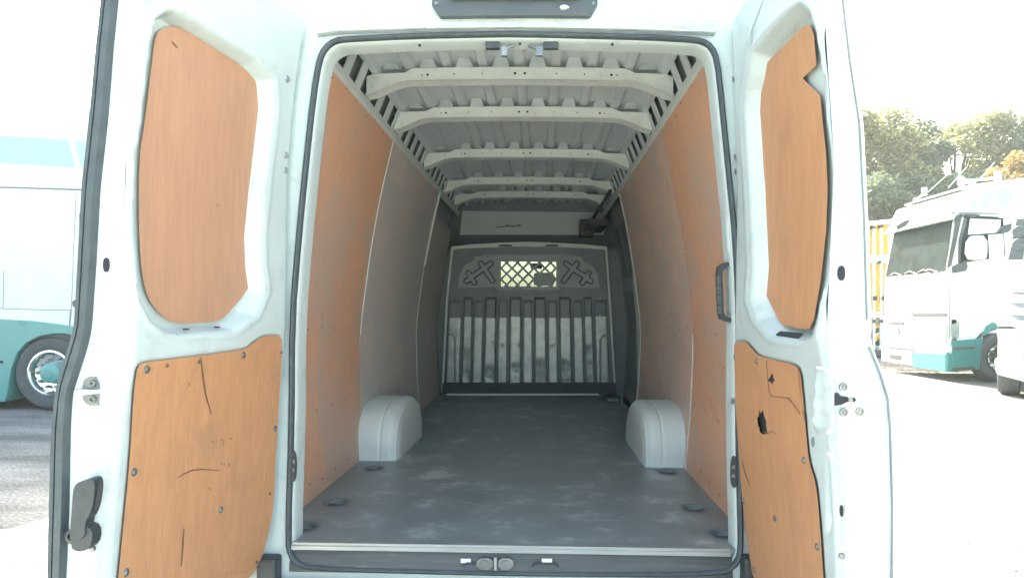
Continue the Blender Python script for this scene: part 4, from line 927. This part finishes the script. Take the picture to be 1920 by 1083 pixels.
ff('bumper_top', [(-.01, .60), (2.46, .60), (2.46, .76), (-.01, .76)], M['truck'], .06, .3, .03)
ff('front_panel', [(.0, .78), (2.45, .78), (2.45, 1.32), (.0, 1.32)], M['truck'], .03, .2, .03)
ff('headlight', [(.02, .80), (.80, .86), (.62, 1.12), (.02, 1.18)], M['lamp'], .05, .05, .02)
ff('lamp_lens', [(.10, .86), (.36, .88), (.34, 1.08), (.12, 1.12)], M['chrome'], .06, .02, .01)
s2('headlight_side', [(1783, 608), (1798, 603), (1798, 633), (1784, 636)], M['lamp'], .012)
ff('badge', [(1.72, .98), (1.78, 1.08), (1.84, .98), (1.78, .88)], M['steel'], .05, .02)
ff('number_plate', [(1.6, .32), (2.05, .32), (2.05, .43), (1.6, .43)], M['plastic'], .085, .02)
for a in (.3, .5, 1.0, 1.6): MB().tube([(xf - .06, YR + a, 2.28), (xf - .09, YR + a + .25, 2.36), (xf - .05, YR + a + .5, 2.32)], .02, 6).build('wiper', M['plastic'], tr_)
s2('far_mirror', [(1678, 423), (1690, 415), (1703, 412), (1696, 424), (1681, 432)], M['plastic'], .1, 0, .01)
# roof horns and aerials
b = MB(); q0 = at(1806, 340, YR + .4); q1 = at(1871, 333, YR + .4); b.tube([q0, q1], .03, 8); b.box(q1 - Vector((.05, .05, .12)), q1 + Vector((.05, .05, .14)))
b.lathe(q0 + Vector((.25, 0, 0)), (-1, 0, 0), [(0, .03), (.2, .05), (.3, .12), (.3, .02)], 14); b.build('roof_bar', M['truck'], tr_, bevel=.01)
b = MB(); q0 = at(1716, 375, YR + 2); b.tube([q0, at(1735, 362, YR + 1.8)], .03, 8); b.box(q0 - Vector((.02, .05, .1)), q0 + Vector((.06, .05, .05))); b.tube([at(1733, 366, YR + 2), at(1733, 352, YR + 2)], .06, 8); b.build('roof_beacon', M['truck'], tr_)
for a_, b_ in (((1778, 352), (1812, 313)), ((1838, 334), (1865, 304)), ((1740, 360), (1782, 322))): MB().tube([at(*a_, YR + 1), at(*b_, YR + 1)], .008, 5).build('aerial', M['bow'], tr_)
cR = at(1878, 672, YR)
rows = [[Vector((cR.x - c_ * R_, yy, max(.12, .52 + s_ * R_))) for c_, s_ in sec] for R_, yy in ((.66, YR - .015), (.58, YR), (.58, YR + .7))]
grid('wheel_housing', rows, [M['arch']], tr_)
wheel(tr_, (cR.x, YR, .52), (0, -1, 0), .52, M['dark'])
MB().box((xf + .3, YR + .1, .3), (xf + 5, YR + 2.3, 1.05)).build('chassis', M['dark'], tr_)

# --- far right truck, facing the camera
c0 = at(1869, 600, 10.4); v1 = Vector((.80, -.60, 0)); v2 = Vector((.60, .80, 0))
def T2(p): return Vector((c0.x, c0.y, 0)) + v1 * p.x + v2 * p.y + Vector((0, 0, p.z))
t2 = empty('truck', (c0.x + 1, c0.y + .5, 0), 'white truck front with slatted grille, cut off by the right edge of the photo', 'truck')
def zz2(py): return at(1890, py, 10.4).z
MB(T2).prism([(.12, .0, zz2(540)), (2.4, 0, zz2(540)), (2.35, .12, zz2(402)), (2.3, .3, 3.6), (.25, .3, 3.6), (.2, .12, zz2(402))], (0, .9, 0)).build('cab', M['truck'], t2, bevel=.04)
MB(T2).prism([(.0, .0, zz2(540)), (.10, 0, zz2(497)), (2.5, 0, zz2(497)), (2.5, 0, zz2(602)), (.0, 0, zz2(612))], (0, .5, 0)).build('front_panel', M['truck'], t2, bevel=.03)
MB(T2).prism([(.35, -.01, zz2(490)), (2.2, -.01, zz2(490)), (2.15, .08, zz2(412)), (.42, .08, zz2(412))], (0, .02, 0)).build('windscreen', M['glass_dark'], t2)
MB(T2).prism([(.14, -.005, zz2(488)), (.33, -.01, zz2(488)), (.40, .08, zz2(412)), (.25, .09, zz2(412))], (0, .02, 0)).build('pillar_glass', M['housing'], t2)
for z0, z1 in ((548, 553), (568, 577), (590, 600), (620, 627), (643, 650), (663, 671)):
    MB(T2).prism([(.16, -.02, zz2(z0)), (2.3, -.02, zz2(z0 + 2)), (2.3, -.02, zz2(z1)), (.30, -.02, zz2(z1))], (0, .04, 0)).build('grille_slat', M['slot'], t2)
MB(T2).prism([(-.0, -.03, zz2(616)), (2.5, -.03, zz2(612)), (2.5, -.03, zz2(672)), (.05, -.03, zz2(672))], (0, .03, 0)).build('lower_grille_panel', M['truck'], t2, bevel=.01)
for z0, z1 in ((620, 627), (643, 650), (662, 669)):
    MB(T2).prism([(.32, -.05, zz2(z0)), (2.3, -.05, zz2(z0 + 3)), (2.3, -.05, zz2(z1 + 3)), (.42, -.05, zz2(z1))], (0, .04, 0)).build('grille_slat', M['slot'], t2)
MB(T2).prism([(-.03, -.08, zz2(672)), (2.5, -.08, zz2(672)), (2.5, -.08, zz2(716)), (.35, -.08, zz2(712)), (.0, -.04, zz2(702))], (0, .5, 0)).build('bumper', M['truck'], t2, bevel=.05)
MB(T2).prism([(.32, -.10, zz2(695)), (.48, -.10, zz2(694)), (.48, -.10, zz2(708)), (.36, -.10, zz2(706))], (0, .05, 0)).build('fog_lamp', M['bow'], t2, bevel=.01)
MB(T2).prism([(-.0, -.02, zz2(518)), (.14, -.02, zz2(520)), (.14, -.02, zz2(534)), (.0, -.02, zz2(532))], (0, .03, 0)).build('marker_lamp', M['bow'], t2)
MB(T2).tube([(.02, .0, zz2(405)), (.3, -.1, zz2(408)), (.5, -.15, zz2(404))], .035, 6).build('mirror_arm', M['bow'], t2)
for py in (437, 460): MB(T2).lathe((.28, -.03, zz2(py)), (0, -1, 0), [(0, .10), (.02, .09), (.01, .05), (.03, .02), (.03, .001)], 14).build('round_lamp', M['housing'], t2, sm=True)
MB(T2).box((.2, .5, .3), (2.3, 3, 1.0)).build('chassis', M['dark'], t2)
wheel(t2, (.02, 1.0, .50), (-1, 0, 0), .50, M['dark'], T2)

# --- yellow tipper body beyond
YS = 20.0
ty = empty('skip_lorry', (10.6, YS + 1, 0), 'yellow ribbed tipper body with white posts beyond the right truck', 'lorry')
def s3(name, pts, m, out=.01, back=.03, bev=0, parent=ty): return sq(name, pts, m, parent, YS, out, back, bev)
s3('tipper_body', [(1480, 432), (1672, 413), (1692, 412), (1684, 480), (1672, 640), (1480, 640)], M['yellow'], 0, 2.2)
s3('top_rail', [(1480, 430), (1672, 411), (1672, 419), (1480, 438)], M['truck'], .12, .05)
s3('mid_rail', [(1480, 482), (1700, 478), (1700, 492), (1480, 496)], M['truck'], .12, .05)
for x in (1560, 1580, 1600, 1623, 1634, 1648): s3('post', [(x, 424), (x + 4, 423), (x + 4, 655), (x, 655)], M['truck'], .10, .05)
s3('post', [(1663, 414), (1673, 413), (1674, 590), (1665, 590)], M['truck'], .14, .05)
s3('lower_rail', [(1560, 585), (1672, 585), (1672, 592), (1560, 592)], M['truck'], .11, .05)
for x in (1634, 1650): s3('hinge_pin', [(x, 555), (x + 5, 555), (x + 5, 563), (x, 563)], M['plastic'], .18)
for x, y in ((1630, 426), (1645, 424), (1641, 490)): s3('clasp', [(x, y), (x + 5, y - 1), (x + 6, y + 4), (x, y + 4)], M['plastic'], .18)
s3('side_beam', [(1560, 588), (1674, 588), (1674, 594), (1560, 596)], M['bow'], .1)
MB().box((X(1560, YS), YS + .1, .6), (X(1760, YS), YS + 2, 1.25)).build('chassis', M['dark'], ty)
b = MB()
for x in (1636, 1646, 1660, 1668): b.box(at(x, 606, YS - .1), at(x + 8, 598, YS + .1))
tag(b.build('chassis_fittings', M['steel'], ty, bevel=.02), kind='stuff')
for x in (1652, 1600): q = at(x, 640, YS); wheel(ty, (q.x, YS, .5), (0, -1, 0), .5, M['dark'])

# ================================================================== TREES
def crown_mesh(name, h, w_, n, m, seed):
    rnd = random.Random(seed); vs_ = []; fs = []; blobs = []
    for _ in range(44):
        t = rnd.random(); z = h * (.18 + .78 * t); rr = w_ * math.sqrt(max(.05, 1 - ((t - .40) / .64) ** 2)); a = rnd.uniform(0, 6.28); k = rnd.random() ** .5
        blobs.append((math.cos(a) * rr * k * .8, math.sin(a) * rr * k * .8, z, rnd.uniform(.16, .34) * w_))
    for _ in range(n):
        bx, by, bz, br = rnd.choice(blobs); u = Vector((rnd.gauss(0, 1), rnd.gauss(0, 1), rnd.gauss(0, 1))).normalized() * br * (rnd.random() ** .33 + (rnd.random() < .1) * rnd.random() * .5)
        c = Vector((bx, by, bz)) + Vector((u.x, u.y, u.z * .8)); s = rnd.uniform(.06, .15)
        a = Vector((rnd.gauss(0, 1), rnd.gauss(0, 1), rnd.gauss(0, .6))).normalized(); bb = a.cross(Vector((rnd.gauss(0, 1), rnd.gauss(0, 1), rnd.gauss(0, 1)))).normalized()
        k = len(vs_); vs_ += [tuple(c - a * s), tuple(c + bb * s * .6), tuple(c + a * s), tuple(c - bb * s * .6)]; fs.append((k, k + 1, k + 2, k + 3))
    me = bpy.data.meshes.new(name); me.from_pydata(vs_, [], fs); me.materials.append(m); me.update(); return me, blobs
def tree(px, top, Y, w_, m, seed, label, n=9000):
    p = at(px, 600, Y); h = at(px, top, Y).z
    r = empty('tree', (p.x, p.y, 0), label, 'tree', 'trees along the edge of the yard')
    me, blobs = crown_mesh('crown', h, w_, n, m, seed); c = bpy.data.objects.new('crown', me); COL.objects.link(c); c.parent = r
    b = MB(); b.tube([(0, 0, -.1), (.1, 0, h * .3), (-.1, .1, h * .6), (0, 0, h * .92)], [.28, .2, .13, .03], 8)
    for bx, by, bz, br in blobs[::2]: b.tube([(0, 0, bz * .6), (bx * .5, by * .5, bz * .85), (bx, by, bz)], [.10, .06, .02], 5)
    t = b.build('trunk', M['bark']); t.parent = r
TREES = [(1600, 205, 34, 3.0, 'leaf_mix', 'turning tree showing just beside the right van door'), (1668, 190, 35, 3.0, 'leaf_mix', 'tall tree with the highest pointed top behind the yellow tipper'),
         (1735, 232, 37, 3.2, 'leaf_green', 'dark green tree left of centre behind the white truck roof'), (1790, 214, 38, 3.2, 'leaf_mix', 'olive-topped tree over the front of the white truck'),
         (1850, 205, 37, 3.4, 'leaf_mix', 'broad olive tree over the roof horns of the white truck'), (1925, 215, 36, 3.0, 'leaf_green', 'dark tree at the right edge of the photo'),
         (1893, 278, 31, 1.6, 'leaf_yellow', 'small yellow tree just above the white truck roof'), (1640, 330, 31, 2.6, 'leaf_green', 'low dark bush tree above the yellow tipper'),
         (1710, 330, 32, 2.6, 'leaf_green', 'low dark bush tree left of the white truck roof'), (1770, 335, 33, 2.6, 'leaf_green', 'low dark tree directly behind the truck aerials'), (1840, 325, 34, 2.6, 'leaf_green', 'low dark tree behind the roof horns')]
for i, (px, top, Y, w_, m, lab) in enumerate(TREES): tree(px, top, Y, w_, M[m], 40 + i, lab, 22000 if w_ > 2 else 9000)
# distant wood that closes the horizon behind them
rnd = random.Random(3); vs_ = []; fs = []
for _ in range(26000):
    x = rnd.uniform(8, 75); y = rnd.uniform(48, 56); hh = 6.5 + 1.5 * math.sin(x * .5) + math.sin(x * 1.3)
    z = rnd.uniform(0, 1) ** .8 * hh; s = rnd.uniform(.2, .4); a = Vector((rnd.gauss(0, 1), rnd.gauss(0, 1), rnd.gauss(0, 1))).normalized(); bb = a.cross(Vector((rnd.gauss(0, 1), rnd.gauss(0, 1), 1))).normalized(); c = Vector((x, y, z)); k = len(vs_)
    vs_ += [tuple(c - a * s), tuple(c + bb * s * .6), tuple(c + a * s), tuple(c - bb * s * .6)]; fs.append((k, k + 1, k + 2, k + 3))
me = bpy.data.meshes.new('distant_wood'); me.from_pydata(vs_, [], fs); me.materials.append(M['leaf_green']); wd = link('distant_wood', me); tag(wd, 'dark wood beyond the trees at the end of the yard', 'wood', kind='stuff')
